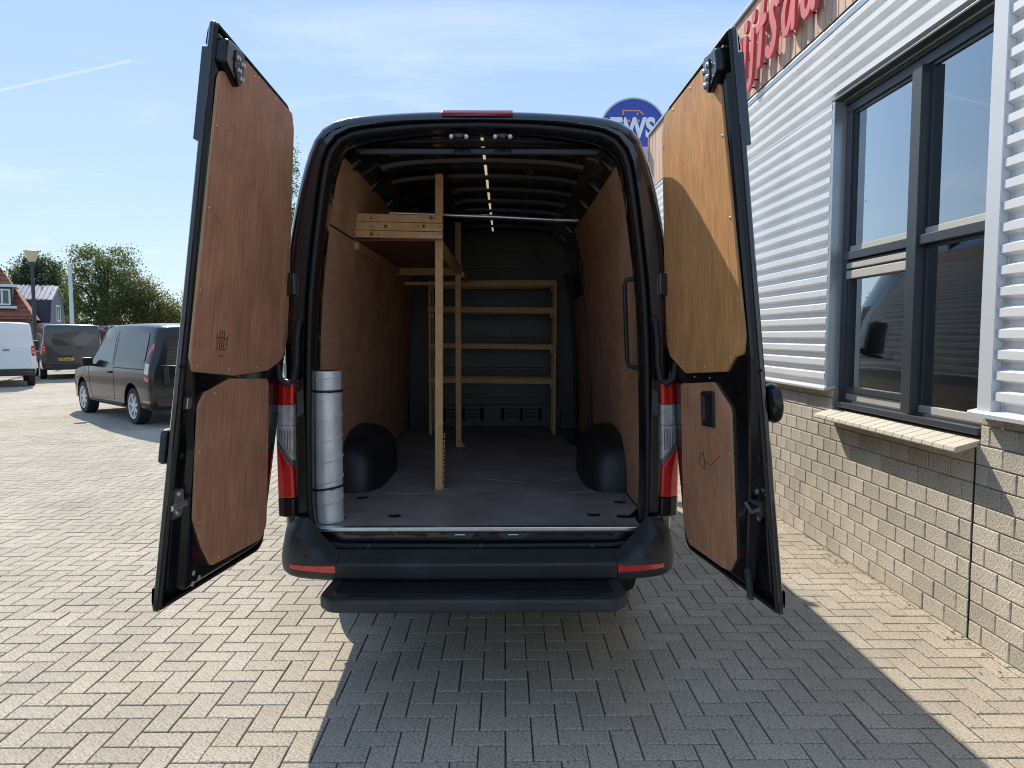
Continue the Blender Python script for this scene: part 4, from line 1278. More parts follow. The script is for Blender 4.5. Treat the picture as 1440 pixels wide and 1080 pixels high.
right_door, rup, rlp = make_door(RD, 1, [(.76, .010), (.88, .27), (.95, .44), (.925, .985)],
    (rdU, [.04, .015, .02, .02, .04, .06, .10, .08, .06, .03, .03, .03, .03]), (rdL, [.02, .04, .04, .04, .02, .02, .06, .06]), 'ply_tan')
def on_door(D, u, z, off): return Vector(D(u, z, off))
def stud(D, s_, t, off, prof, nm, m, par, seg=10):
    c0 = on_door(D, *st2(s_, t), off); c1 = on_door(D, *st2(s_, t), off+.02)
    return MB().lathe(prof, c0, c1-c0, seg).build(nm, m, par, 40)
BOLT = [(.011, 0), (.011, .003), (.007, .006), (.007, .009)]
for D, dr, dx in ((LD, left_door, 0), (RD, right_door, -.04)):
    hp = round_poly([st2(.985+dx, .975), st2(.80+dx*.5, .984), st2(.79+dx*.5, .945), st2(.83+dx*.5, .914), st2(.985+dx, .935)], .02, 4)
    hb = MB().loft([[D(u, z, o_) for u, z in q] for o_, q in ((-.01, hp), (.036, hp), (.042, inset_poly(hp, .006)))], True, (True, True)).build('latch_housing', 'paint_in', dr, 30)
    pp = round_poly([st2(.905+dx, .970), st2(.812+dx*.5, .976), st2(.802+dx*.5, .938), st2(.838+dx*.5, .914), st2(.905+dx, .943)], .012, 4)
    MB().loft([[D(u, z, o_) for u, z in q] for o_, q in ((.0425, pp), (.0465, pp))], True, (True, True)).build('latch_plate', 'dusty' if D is LD else 'blued', hb)
    for s_, t in ((.885, .958), (.83, .955), (.865, .94), (.832, .93)): stud(D, s_+dx*.7, t, .0465, BOLT, 'bolt', 'zinc', hb)
    bd = [D(*st2(s_, t), -.012) for s_, t in ((.93, .03), (.935, .14), (.955, .22), (.95, .30), (.975, .42), (.985, .7), (.985, .90))]
    MB().tube(bd, .009, 8).build('pressed_bead', 'paint_in', dr, 60)
    # thicker outer skin near the top of the free edge
    q2 = [st2(1.0, .80), st2(1.0, .955), st2(.8, .96), st2(.8, .80)]
    MB().prism(q2, lambda u, z, w: D(u, z, w), -.036, -.014).build('edge_trim', 'paint', dr, bevel=.004)
    for s_, t, r_ in ((.90, .335, .012), (.935, .47, .008), (.895, .26, .013)):
        stud(D, s_, t, -.016, [(r_, 0), (r_*.9, .004), (.001, .005)], 'grommet', 'rubber', dr, 12)
    # opening and seal bead in the gap between the two panels
    q = round_poly([st2(.70, .405), st2(.20, .398), st2(.20, .392), st2(.70, .398)], .003)
    for s_, t in ((.50, .397), (.30, .395)): stud(D, s_, t, .0125, [(.004, 0), (.003, .003)], 'rivet', 'zinc', dr, 8)
    pk = round_poly([st2(.845, .385), st2(.75, .40), st2(.66, .395), st2(.80, .372)], .01, 3)
    MB().loft([[D(u, z, o_) for u, z in pk] for o_ in (.0125, .016)], True, (True, True)).build('gusset', 'gloss_plastic', dr, 20)
lp_ = round_poly([st2(.965, .155), st2(.895, .155), st2(.885, .18), st2(.90, .205), st2(.955, .205), st2(.972, .18)], .012)
lk = MB().loft([[LD(u, z, o_) for u, z in lp_] for o_ in (-.02, .004)], True, (True, True)).build('lock', 'alu', left_door)
MB().tube([LD(*st2(.99, .178), .008), LD(*st2(.90, .180), .016)], .010, 10).build('lock_roller', 'zinc', lk, 50)
for t in (.164, .196): stud(LD, .925, t, .004, [(.009, 0), (.008, .006), (.003, .007)], 'bolt', 'zinc', lk)
for s_, t in ((.772, .036), (.722, .020), (.772, .016)): stud(LD, s_, t, .0118, [(.010, 0), (.009, .002), (.001, .0025)], 'plug', 'white_plug', left_door, 12)
MB().prism(round_poly([st2(.93, .345), st2(.895, .345), st2(.895, .365), st2(.93, .365)], .006), lambda u, z, w: LD(u, z, w), -.014, .004).build('latch_guide', 'zinc', left_door, bevel=.003)
hk = MB().prism(round_poly([st2(.94, .163), st2(.86, .166), st2(.86, .172), st2(.92, .172), st2(.92, .180), st2(.86, .180), st2(.86, .186), st2(.94, .188)], .003), lambda u, z, w: RD(u, z, w), -.018, .012).build('hook_latch', 'dusty', right_door, bevel=.002)
MB().tube([RD(*st2(.82, .176), .016), RD(*st2(.88, .166), .02), RD(*st2(.93, .176), .014)], .006, 8).build('hook', 'zinc', hk, 50)
for s_, t in ((.865, .200), (.955, .205), (.865, .152), (.965, .43), (.96, .386), (.97, .62), (.96, .30)): stud(RD, s_, t, -.014, [(.011, 0), (.010, .008), (.004, .010)], 'bolt', 'zinc', right_door)
MB().prism(round_poly([st2(.80, -.008), st2(.765, -.008), st2(.755, .045), st2(.785, .05)], .006), lambda u, z, w: RD(u, z, w), .0, .016).build('lower_bracket', 'dusty', right_door, bevel=.003)
c0 = on_door(RD, *st2(.975, .362), -.024); c1 = on_door(RD, *st2(.985, .362), -.30)
MB().lathe([(.05, 0), (.058, .006), (.064, .012), (.067, .020), (.065, .030), (.045, .036), (.001, .038)], c0, c1-c0, 28).build('round_buffer', 'gloss_plastic', right_door, 40)
MB().prism(round_poly([st2(.99, .25), st2(.92, .25), st2(.92, .31), st2(.99, .31)], .02), lambda u, z, w: LD(u, z, w), -.055, -.03).build('outer_handle', 'plastic', left_door, bevel=.008)
q = round_poly([st2(.575, .300), st2(.428, .296), st2(.435, .370), st2(.592, .374)], .012, 4)
pl = MB().loft([[RD(u, z, o_) for u, z in pq] for o_, pq in ((.0225, q), (.034, inset_poly(q, .004)), (.035, inset_poly(q, .018)), (.0245, inset_poly(q, .024)))], True, (False, True)).build('pull_handle', 'black', rlp, 30)
MB().loft([[RD(u, z, o_) for u, z in pq] for o_, pq in ((.0222, inset_poly(q, -.005)), (.0238, inset_poly(q, -.005)))], True, (True, True)).build('pull_surround', 'ply_edge', rlp)
MB().prism([st2(.53, .315), st2(.48, .314), st2(.485, .355), st2(.535, .357)], lambda u, z, w: RD(u, z, w), .025, .028).build('pull_slot', 'dark', pl)
def ink(D, par, pts, r_=.0014, m='ink', nm='ink_mark'):
    MB().tube([D(*st2(*q), .0226) for q in pts], r_, 5).build(nm, m, par)
ink(LD, lup, [(.775, .478), (.765, .452), (.68, .450), (.668, .476)])
ink(LD, lup, [(.765, .472), (.72, .474), (.672, .470)])
for a in (.70, .72, .742): ink(LD, lup, [(a, .453), (a+.004, .486)])
ink(LD, lup, [(.74, .437), (.72, .440), (.69, .438)])
ink(LD, lup, [(.965, .69), (.91, .688), (.85, .677), (.82, .672)], .0012, 'chalk', 'scratch')
for a, b_ in (((.82, .86), (.815, .84)), ((.78, .858), (.772, .845))): ink(LD, lup, [a, b_], .0016, 'chalk', 'scuff')
ink(RD, rlp, [(.40, .205), (.337, .213), (.36, .235), (.406, .234)]); ink(RD, rlp, [(.41, .205), (.405, .242)]); ink(RD, rlp, [(.42, .222), (.487, .218), (.55, .236), (.60, .246)], .001)
for a, b_ in (((.52, .205), (.53, .17)), ((.50, .20), (.505, .178)), ((.22, .19), (.225, .17))): ink(RD, rlp, [a, b_], .0018, 'chalk', 'scuff')

# ================================================================== THINGS IN THE CARGO AREA
def rough_post(b, p0, p1, w, d, n=1):
    p0, p1 = Vector(p0), Vector(p1)
    rings_ = []
    for k in range(n+1):
        c = p0.lerp(p1, k/n)
        rings_.append([(c.x-w/2, c.y-d/2, c.z), (c.x+w/2, c.y-d/2, c.z), (c.x+w/2, c.y+d/2, c.z), (c.x-w/2, c.y+d/2, c.z)])
    return b.loft(rings_, True, (True, True))
FT = FLZ+.0005
SH = empty('overhead_shelf', (-.24, .8, FT)); tag(SH, 'pine overhead shelf on two tall posts along the left cargo wall', 'shelf')
def sub(b, nm, m, par=SH, off=(-.24, .8, FT), bevel=.0025):
    b.v = [(x-off[0], y-off[1], z-off[2]) for x, y, z in b.v]
    return b.build(nm, m, par, bevel=bevel)
sub(rough_post(MB(), (-.240, .822, FT), (-.226, .822, 2.52), .044, .032, 4), 'post', 'pine')
sub(rough_post(MB(), (-.228, 2.40, FT), (-.226, 2.40, 2.50), .044, .036, 4), 'post', 'pine')
for k, (z0, z1) in enumerate(((2.166, 2.205), (2.2065, 2.252), (2.2535, 2.297))):
    pk = sub(MB().loft([[(-.700+.008*k*0, .768, z0), (-.700, .804, z0), (-.700, .804, z1), (-.700, .768, z1)], [(-.206, .768, z0-.010), (-.206, .804, z0-.010), (-.206, .804, z1-.012), (-.206, .768, z1-.012)]], True, (True, True)), 'front_board', 'pine')
    for x in ((-.69, -.56, -.22), (-.69, -.60, -.34, -.22), (-.60, -.25))[k]:
        sub(MB().lathe([(.0055, 0), (.0055, .002)], (x, .768, (z0+z1)/2-.006), (0, -1, 0), 8), 'nail', 'knot', pk, bevel=0)
    for x in ((-.60,), (-.52, -.31), (-.27,))[k]:
        sub(MB().lathe([(.010, 0), (.009, .0012)], (x, .768, (z0+z1)/2-.004), (0, -1, .0), 10), 'knot', 'knot', pk, bevel=0)
lb = sub(MB().box((-.268, .7665, 2.171), (.115, .002, .011), Matrix.Rotation(R(1.2), 3, 'Y')), 'paper_label', 'paper', bevel=0)
for k in range(9): sub(MB().box((-.318+.011*k+(k % 3)*.001, .7652, 2.172), (.004, .001, .006)), 'printed_mark', 'eu_blue', lb, bevel=0)
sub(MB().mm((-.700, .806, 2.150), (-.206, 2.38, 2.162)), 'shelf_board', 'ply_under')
sub(MB().loft([[(-.248, .806, 2.100), (-.206, .806, 2.100), (-.206, .806, 2.1495), (-.248, .806, 2.1495)], [(-.248, 2.381, 2.100), (-.206, 2.381, 2.100), (-.206, 2.381, 2.1495), (-.248, 2.381, 2.1495)]], True, (True, True)), 'side_rail', 'pine')
sub(MB().mm((-.708, .83, 2.105), (-.684, 2.40, 2.149)), 'wall_rail', 'pine')
sub(MB().mm((-.708, 2.419, 2.095), (-.196, 2.455, 2.150)), 'rear_rail', 'pine')
sub(MB().mm((-.66, 2.46, 2.020), (-.25, 2.49, 2.046)), 'rear_slat', 'pine')
sub(MB().mm((-.206, 2.42, 2.08), (-.18, 2.9, 2.12)), 'rear_brace', 'pine')
for x, y, z in ((-.212, .835, .737), (-.198, 2.42, .737)):
    br = sub(MB().mm((x, y-.015, z), (x+.028, y+.015, z+.003)).mm((x-.004, y-.015, z), (x-.001, y+.015, z+.03)), 'angle_bracket', 'zinc', bevel=0)
sub(MB().mm((-.705, .80, 2.135), (-.702, .83, 2.165)), 'angle_bracket', 'zinc', bevel=0)
# bolted blocks along the post edge
tb = MB()
for k in range(14):
    z = .80+k*.02+rng.uniform(-.004, .004)
    tb.box((-.2135+.0006*k, .81, z), (.006+rng.uniform(0, .003), .012, .008+rng.uniform(0, .006)))
sub(tb, 'splintered_edge', 'ply_edge', bevel=0)

RK = empty('shelf_rack', (.03, 3.2, FT)); tag(RK, 'open pine rack of four rails against the bulkhead', 'rack')
ro = (.03, 3.2, FT)
for x in (-.525, .580):
    for y in (3.11, 3.40): sub(rough_post(MB(), (x, y, FT), (x+(.008 if x > 0 else 0), y, 2.095 if x > 0 else 2.07), .024, .044), 'upright', 'pine', RK, ro)
for (zl, zr_, h) in ((2.072, 2.084, .052), (1.852, 1.842, .050), (1.532, 1.518, .044), (1.226, 1.212, .044)):
    for y in (3.075, 3.436):
        sub(MB().loft([[(-.538, y-.012, zl-h/2), (-.538, y+.012, zl-h/2), (-.538, y+.012, zl+h/2), (-.538, y-.012, zl+h/2)], [(.592, y-.012, zr_-h/2), (.592, y+.012, zr_-h/2), (.592, y+.012, zr_+h/2), (.592, y-.012, zr_+h/2)]], True, (True, True)), 'rail', 'pine', RK, ro)
    for x in (-.50, .556): sub(MB().mm((x-.012, 3.09, (zl+zr_)/2-h/2-.042), (x+.012, 3.42, (zl+zr_)/2-h/2-.002)), 'bearer', 'pine', RK, ro)
LBAR = MB().tube([(-.30, 1.28, 2.375), (.10, 1.30, 2.365), (.46, 1.33, 2.352)], .013, 10).tube([(.46, 1.33, 2.352), (.60, 1.34, 2.35)], .017, 10).tube([(-.58, 1.26, 2.38), (-.30, 1.28, 2.375)], .017, 10).build('load_bar', 'alu', None, 50)
tag(LBAR, 'shiny telescopic load bar spanning under the cargo roof', 'load bar')

# silver spiral duct standing in the left rear corner
DC = (-.700, .135, FT)
DU = empty('spiral_duct', DC); tag(DU, 'silver galvanised spiral duct strapped upright in the left rear corner of the van', 'duct')
rd = .066
prof = [(rd-.004, .0), (rd, .002)]
for k in range(1, 24): prof.append((rd+.0006*math.sin(k*1.7), .72*k/24))
prof += [(rd, .718), (rd-.003, .72)]
MB().lathe(prof, (0, 0, 0), (0, 0, 1), 40).build('pipe', 'galv', DU, 50)
hx = []
for k in range(0, 7*28):
    a = 2*PI*k/28
    hx.append((math.cos(a)*(rd+.0008), math.sin(a)*(rd+.0008), .02+.098*k/28))
MB().tube(hx, .0032, 5).build('spiral_seam', 'galv', DU, 60)
for z, tl in ((.625, .0), (.165, .010)):
    s_ = MB().tube([(math.cos(a)*(rd+.004), math.sin(a)*(rd+.004), z+tl*math.cos(a)) for a in [2*PI*k/28 for k in range(28)]], .0055, 6, True).build('strap', 'black', DU, 60)
    MB().box((.03, -rd-.005, z+tl*.4), (.018, .012, .012)).build('buckle', 'black', s_)
MB().lathe([(rd-.008, 0), (rd-.009, .003)], (0, 0, .717), (0, 0, 1), 30).build('duct_mouth', 'dark', DU)

# ================================================================== PARKED VEHICLES
def vring(y, zb, zw, zr, hb, hw, hr):
    h = [(0, zr+.018), (hr*.35, zr+.016), (hr*.7, zr+.008), (hr-.07, zr-.008), (hr-.02, zr-.035), (hr+.004, zr-.085)]
    for k in (.3, .6, .85): h.append((hr+.004+(hw-hr)*(k*.9+.1*k*k), zr-.085+(zw-zr+.085)*k))
    h += [(hw, zw), (hw+.012, zw-.14), (hw+.006, zb+(zw-zb)*.45), (hw-.005, zb+.14), (hb, zb+.05), (hb-.05, zb), (hb*.5, zb), (0, zb)]
    return h
def interp_stations(S, m=4):
    out = []
    for i in range(len(S)-1):
        p0, p1, p2, p3 = S[max(i-1, 0)], S[i], S[i+1], S[min(i+2, len(S)-1)]
        for k in range(m):
            t = k/m
            out.append(tuple(0.5*((2*b)+(c-a)*t+(2*a-5*b+4*c-d)*t*t+(3*b-a-3*c+d)*t**3) for a, b, c, d in zip(p0, p1, p2, p3)))
    out.append(S[-1])
    return out
def make_vehicle(name, label, cat, loc, rz, S, paint, wheels, wr, group=None):
    root = empty(name, loc, rz); tag(root, label, cat, group)
    st = interp_stations(S)
    rings_ = []
    for s_ in st:
        h = vring(*s_)
        rings_.append([(x, s_[0], z) for x, z in h] + [(-x, s_[0], z) for x, z in reversed(h[1:-1])])
    body = MB().loft(rings_, True, (True, True)).build('body', paint, root, 32)
    cuts = []
    for wy in wheels:
        for sx in (-1, 1):
            c = MB().lathe([(wr+.075, -.24), (wr+.075, .4)], (sx*.86, wy, wr+.02), (sx, 0, 0), 28).build('cutter', 'black')
            c.parent = root; cuts.append(c)
            bo = body.modifiers.new('arch', 'BOOLEAN'); bo.object = c; bo.operation = 'DIFFERENCE'; bo.solver = 'EXACT'
    dg = bpy.context.evaluated_depsgraph_get(); dg.update()
    me = bpy.data.meshes.new_from_object(body.evaluated_get(dg))
    body.modifiers.clear(); body.data = me
    me.materials.clear(); me.materials.append(M[paint])
    me.polygons.foreach_set('material_index', [0]*len(me.polygons))
    for c in cuts: bpy.data.objects.remove(c)
    def side(y, z):
        for a, b in zip(st, st[1:]):
            if a[0] <= y <= b[0]:
                t = (y-a[0])/max(1e-9, b[0]-a[0])
                q = [u+(v-u)*t for u, v in zip(a, b)]; break
        else: q = st[0] if y < st[0][0] else st[-1]
        h = vring(*q)
        for (x0, z0), (x1, z1) in zip(h[4:], h[5:]):
            if z1 <= z <= z0: return x0+(x1-x0)*(z0-z)/max(1e-9, z0-z1)
        return q[5]
    def panel(sx, poly, nm, m, off=.004, th=.012, rad=.03, par=None):
        pp = round_poly(poly, rad, 4)
        return MB().loft([[(sx*(side(y, z)+o_), y, z) for y, z in pp] for o_ in (off-th, off)], True, (True, True)).build(nm, m, par or root, 30)
    def seam(sx, pts, nm='panel_gap', m='black', r_=.006, par=None):
        dense = []
        for (y0, z0), (y1, z1) in zip(pts, pts[1:]):
            for k in range(8): dense.append((y0+(y1-y0)*k/8, z0+(z1-z0)*k/8))
        dense.append(pts[-1])
        return MB().tube([(sx*(side(y, z)-.001), y, z) for y, z in dense], r_, 5).build(nm, m, par or root)
    for wy in wheels:
        for sx in (-1, 1):
            c = (sx*(S[4][5]-.125), wy, wr)
            w_ = MB().lathe([(wr*.6, -.10), (wr*.97, -.105), (wr, -.08), (wr, .08), (wr*.97, .105), (wr*.72, .112), (wr*.66, .10)], c, (sx, 0, 0), 32, False).build('wheel', 'tyre', root, 40)
            rim = MB().lathe([(wr*.67, .06), (wr*.69, .112), (wr*.62, .104), (wr*.60, .05)], c, (sx, 0, 0), 28, False)
            rim.lathe([(.06, .05), (.055, .10), (.0, .104)], c, (sx, 0, 0), 14)
            cx = Vector(c)
            for k in range(7):
                a = 2*PI*k/7+.2
                d_ = Vector((0, math.cos(a), math.sin(a))); t_ = Vector((0, -math.sin(a), math.cos(a)))
                o_ = Vector((sx*.092, 0, 0)); oi = Vector((sx*.07, 0, 0))
                rim.loft([[cx+d_*.04+t_*.030+o_, cx+d_*.04-t_*.030+o_, cx+d_*.04-t_*.030+oi, cx+d_*.04+t_*.030+oi], [cx+d_*wr*.64+t_*.022+o_, cx+d_*wr*.64-t_*.022+o_, cx+d_*wr*.64-t_*.022+oi, cx+d_*wr*.64+t_*.022+oi]], True, (True, True))
            rim.build('rim', 'rim', w_, 40)
            MB().lathe([(wr*.6, .045), (wr*.6, .05)], c, (sx, 0, 0), 24).build('brake_disc', 'black', w_)
    return root, body, side, panel, seam
GRP = 'vehicles parked across the yard'
# --- grey compact van
S = [(-.90, .42, .98, 1.50, .78, .84, .66), (-.86, .34, 1.03, 1.70, .85, .89, .70), (-.74, .29, 1.06, 1.79, .89, .915, .745), (0, .27, 1.06, 1.835, .90, .925, .77), (1.0, .27, 1.04, 1.835, .90, .925, .77),
     (1.6, .27, 1.03, 1.80, .90, .925, .755), (2.05, .27, 1.02, 1.64, .90, .925, .74), (2.50, .27, 1.00, 1.33, .90, .922, .72), (2.78, .27, .98, 1.14, .90, .918, .74), (3.15, .27, .94, 1.07, .90, .905, .72), (3.52, .28, .86, .97, .87, .875, .66), (3.74, .32, .72, .82, .78, .79, .58), (3.82, .38, .58, .66, .64, .66, .45)]
cadw = (0, 2.9)
root, body, side, panel, seam = make_vehicle('compact_van', 'dark grey compact van parked behind the open left van door', 'van', (-6.02, 10.42, 0), R(46), S, 'grey_paint', cadw, .335, GRP)
for sx in (-1, 1):
    panel(sx, [(.98, 1.10), (2.30, 1.05), (2.36, 1.14), (1.74, 1.60), (1.05, 1.66)], 'front_side_window', 'car_glass', rad=.06)
    panel(sx, [(-.62, 1.16), (.86, 1.14), (.86, 1.66), (-.58, 1.68)], 'blind_side_panel', 'grey_paint', off=.009, rad=.07)
    seam(sx, [(.92, 1.72), (.92, .42)]); seam(sx, [(2.42, 1.08), (2.36, .70), (2.28, .40)])
    seam(sx, [(.92, .42), (2.28, .40)])
    seam(sx, [(-.60, 1.02), (.90, 1.02)], 'side_rail', 'black', .011)
    seam(sx, [(-.84, .40), (-.45, .40)], 'lower_trim', 'black', .03); seam(sx, [(.46, .34), (2.42, .34)], 'lower_trim', 'black', .03)
    panel(sx, [(1.02, .905), (1.17, .905), (1.17, .945), (1.02, .945)], 'door_handle', 'black', off=.03, th=.03, rad=.015)
    panel(sx, [(-.83, .80), (-.66, .84), (-.70, 1.28), (-.80, 1.50), (-.835, 1.46)], 'tail_lamp', 'red_lens', off=.012, rad=.02)
    panel(sx, [(-.832, .93), (-.685, .95), (-.70, 1.14), (-.834, 1.12)], 'tail_lamp_clear', 'clear_lens', off=.016, rad=.01)
    panel(sx, [(-.84, .44), (-.55, .44), (-.55, .47), (-.84, .47)], 'reflector', 'red_lens', off=.008, rad=.008)
    mi = MB().box((sx*1.04, 2.10, 1.10), (.20, .12, .17)).build('mirror', 'black', root, bevel=.035, seg=3)
    MB().tube([(sx*.90, 2.14, 1.03), (sx*1.0, 2.11, 1.05)], .025, 8).build('mirror_arm', 'black', mi)
    panel(sx, [(3.42, .68), (3.70, .66), (3.70, .80), (3.44, .86)], 'headlamp', 'clear_lens', off=.006, rad=.03)
MB().loft([[(-.70, 2.44, 1.39), (.70, 2.44, 1.39), (.69, 1.70, 1.775), (-.69, 1.70, 1.775)], [(-.68, 2.36, 1.36), (.68, 2.36, 1.36), (.67, 1.66, 1.74), (-.67, 1.66, 1.74)]], True, (True, True)).build('windscreen', 'car_glass', root)
MB().prism(round_poly([(-.66, 1.08), (.66, 1.08), (.58, 1.56), (-.58, 1.56)], .05), lambda u, v, w: (u, -.915+.06*(v-.98)-w, v), -.02, .012).build('rear_window', 'car_glass', root)
MB().tube([(.0, -.92, 1.55), (0, -.935, .50)], .006, 5).build('door_gap', 'black', root)
MB().box((-.66, -.95, .90), (.10, .06, .36)).build('spare_bracket', 'black', root, bevel=.03)
MB().prism(round_poly([(-.80, .36), (.80, .36), (.84, .56), (-.84, .56)], .04), lambda u, v, w: (u, -.90-w, v), -.06, .03).build('rear_bumper', 'grey_paint', root, bevel=.02)

# --- tall delivery vans behind
SV = [(-1.00, .50, 1.02, 1.84, .88, .93, .80), (-.97, .42, 1.04, 1.96, .93, .965, .84), (-.85, .36, 1.06, 2.02, .96, .985, .865), (0, .34, 1.06, 2.05, .97, .99, .875), (1.2, .34, 1.06, 2.05, .97, .99, .875),
      (1.9, .34, 1.05, 2.02, .97, .99, .86), (2.3, .34, 1.04, 1.88, .97, .985, .83), (2.75, .34, 1.04, 1.52, .96, .98, .80), (3.1, .34, 1.03, 1.24, .95, .97, .80), (3.5, .34, .96, 1.12, .92, .94, .74), (3.85, .38, .8, .94, .84, .86, .62), (3.95, .44, .66, .76, .7, .72, .5)]
def delivery_van(label, loc, rz, paint, plate, lampcol='red_lens'):
    root, body, side, panel, seam = make_vehicle('delivery_van', label, 'van', loc, rz, SV, paint, (0, 2.93), .345, GRP)
    ry = lambda z: -1.0 + .0 - (.012 if z < 1.0 else 0) + max(0, (z-1.1))*.03
    f = lambda u, v, w: (u, ry(v)-w, v)
    b = MB().prism(round_poly([(-.94, .36), (.94, .36), (.96, .58), (-.96, .58)], .05), lambda u, v, w: (u, -.98-w, v), -.14, .05).build('rear_bumper', 'plastic', root, bevel=.03)
    for sx in (-1, 1):
        MB().prism(round_poly([(sx*.86, .47), (sx*.72, .47), (sx*.72, .50), (sx*.86, .50)], .006), lambda u, v, w: (u, -1.03-w, v), -.01, .008).build('reflector', 'red_lens', b)
        panel(sx, [(-.985, .98), (-.86, .92), (-.88, 1.30), (-.965, 1.36), (-.985, 1.30)], 'tail_lamp', lampcol, off=.012, rad=.02)
        MB().prism(round_poly([(sx*.945, .95), (sx*.86, 1.0), (sx*.86, 1.30), (sx*.945, 1.30)], .02), lambda u, v, w: (u, -.98-w, v), -.01, .022).build('tail_lamp', lampcol, root, bevel=.006)
        MB().prism(round_poly([(sx*.94, 1.305), (sx*.855, 1.305), (sx*.845, 1.68), (sx*.90, 1.68)], .02), lambda u, v, w: (u, -.965-w+max(0, v-1.3)*.05, v), -.01, .02).build('tail_lamp_clear', 'clear_lens', root, bevel=.006)
        MB().prism(round_poly([(sx*.93, 1.06), (sx*.88, 1.06), (sx*.88, 1.12), (sx*.93, 1.12)], .01), lambda u, v, w: (u, -1.0-w, v), 0, .006).build('lamp_lens', 'clear_lens', root)
        MB().prism(round_poly([(sx*.93, 1.17), (sx*.88, 1.17), (sx*.88, 1.23), (sx*.93, 1.23)], .01), lambda u, v, w: (u, -1.0-w, v), 0, .006).build('lamp_lens', 'clear_lens', root)
        panel(sx, [(1.15, 1.12), (2.60, 1.10), (2.66, 1.2), (2.15, 1.70), (1.18, 1.74)], 'cab_side_window', 'car_glass', rad=.06)
        seam(sx, [(1.08, 1.9), (1.08, .45)]); seam(sx, [(-.6, 1.02), (1.0, 1.02)], 'side_rail', 'black', .012)
        MB().box((sx*1.12, 2.45, 1.28), (.22, .13, .34)).build('mirror', 'black', root, bevel=.04, seg=3)
        dh = MB().prism(round_poly([(sx*.84, .60), (sx*.015, .60), (sx*.015, 1.92), (sx*.72, 1.92), (sx*.79, 1.7), (sx*.85, 1.3)], .03), f, -.03, .006).build('rear_door', paint, root, bevel=.004)
        for z in (.75, 1.6): MB().tube([(sx*.875, -1.0, z-.05), (sx*.875, -1.0, z+.05)], .014, 8).build('hinge', paint, dh)
    MB().prism(round_poly([(.12, 1.16), (.30, 1.16), (.30, 1.19), (.12, 1.19)], .01), f, 0, .022).build('door_handle', 'black', root)
    MB().prism(round_poly([(-.46, .82), (-.02, .82), (-.04, .89), (-.44, .89)], .02), f, 0, .02).build('plate_lamp_bar', 'black', root)
    pl = MB().prism([(-.50, .70), (.02, .70), (.02, .81), (-.50, .81)], f, 0, .016).build('number_plate', 'yellow', root)
    MB().prism([(-.50, .702), (-.455, .702), (-.455, .808), (-.50, .808)], f, .0165, .018).build('plate_band', 'eu_blue', pl)
    text_mesh(plate, .125, 'plate_ink', lambda x, y, z: (-.22+x*.80, ry(.75)-.018-z, .755+y), 'plate_text', pl, .002, .002)
    MB().loft([[(-.76, 2.86, 1.46), (.76, 2.86, 1.46), (.76, 2.02, 2.0), (-.76, 2.02, 2.0)], [(-.74, 2.76, 1.42), (.74, 2.76, 1.42), (.74, 1.95, 1.96), (-.74, 1.95, 1.96)]], True, (True, True)).build('windscreen', 'car_glass', root)
    return root
delivery_van('white delivery van at the far left edge showing its two rear doors', (-16.1, 19.7, 0), R(36), 'white_paint', '-01-Z')
delivery_van('grey bronze delivery van with yellow plate between the white van and the compact van', (-16.55, 24.2, 0), R(38), 'bronze_paint', 'VPD-26-T')
delivery_van('dark navy delivery van just behind the roof of the grey compact van', (-15.4, 26.4, 0), R(38), 'navy_paint', '')

# ================================================================== HOUSES, LAMPS, TREES
def window(par, x0, x1, z0, z1, y, n=2, nm='window'):
    f = MB().mm((x0, y-.06, z0), (x1, y, z0+.1)).mm((x0, y-.06, z1-.1), (x1, y, z1)).mm((x0, y-.061, z0+.1), (x0+.1, y, z1-.1)).mm((x1-.1, y-.061, z0+.1), (x1, y, z1-.1))
    for k in range(1, n): xm = x0+(x1-x0)*k/n; f.mm((xm-.05, y-.062, z0+.1), (xm+.05, y, z1-.1))
    w = f.build(nm, 'house_white', par)
    for k in range(n):
        a, b_ = x0+(x1-x0)*k/n, x0+(x1-x0)*(k+1)/n
        MB().mm((a+.06, y-.03, z0+.1), (b_-.06, y-.012, z1-.1)).build('pane', 'house_glass', w)
    return w
H1 = empty('brick_house', (-35.45, 41.9, 0), R(30)); tag(H1, 'red brick house with red tiled hip roof and white dormer windows at the left edge', 'house')
MB().mm((-6, -3, 0), (4.9, 4, 2.75)).build('wall', 'red_brick', H1)
rf = MB().add([(-6.4, -3.5, 2.65), (5.3, -3.5, 2.65), (5.3, 4.5, 2.65), (-6.4, 4.5, 2.65), (-4.5, .5, 6.1), (3.3, .5, 6.1)], [(0, 1, 5, 4), (1, 2, 5), (2, 3, 4, 5), (3, 0, 4), (3, 2, 1, 0)]).build('roof', 'roof_tile', H1)
for k in range(11):
    t = (k+.5)/11.5
    xx0, xx1 = -6.4+1.9*t, 5.3-2.0*t
    MB().box(((xx0+xx1)/2, -3.5+4*t-.02, 2.65+3.45*t+.03), (xx1-xx0, .07, .05)).build('tile_course', 'roof_tile', rf)
MB().mm((2.5, -.1, 5.6), (3.2, .7, 6.75)).build('chimney', 'red_brick', rf); 
for q in (2.7, 3.0): MB().lathe([(.1, 0), (.09, .3)], (q, .3, 6.75), (0, 0, 1), 10).build('chimney_pot', 'roof_tile', rf)
dm = MB().mm((-2.2, -2.9, 3.45), (4.15, -.5, 4.62)).build('dormer', 'house_dark', H1)
MB().mm((-2.5, -3.1, 4.62), (4.4, -.4, 4.78)).mm((-2.5, -3.05, 3.3), (4.35, -2.8, 3.45)).build('dormer_trim', 'house_white', H1)
window(dm, 2.75, 4.05, 3.5, 4.5, -2.9, 3); window(dm, -.2, 1.5, 3.5, 4.5, -2.9, 2); window(dm, -2.0, -1.0, 3.5, 4.5, -2.9, 1)
window(H1, -1, 2, .9, 2.3, -3.0, 3)
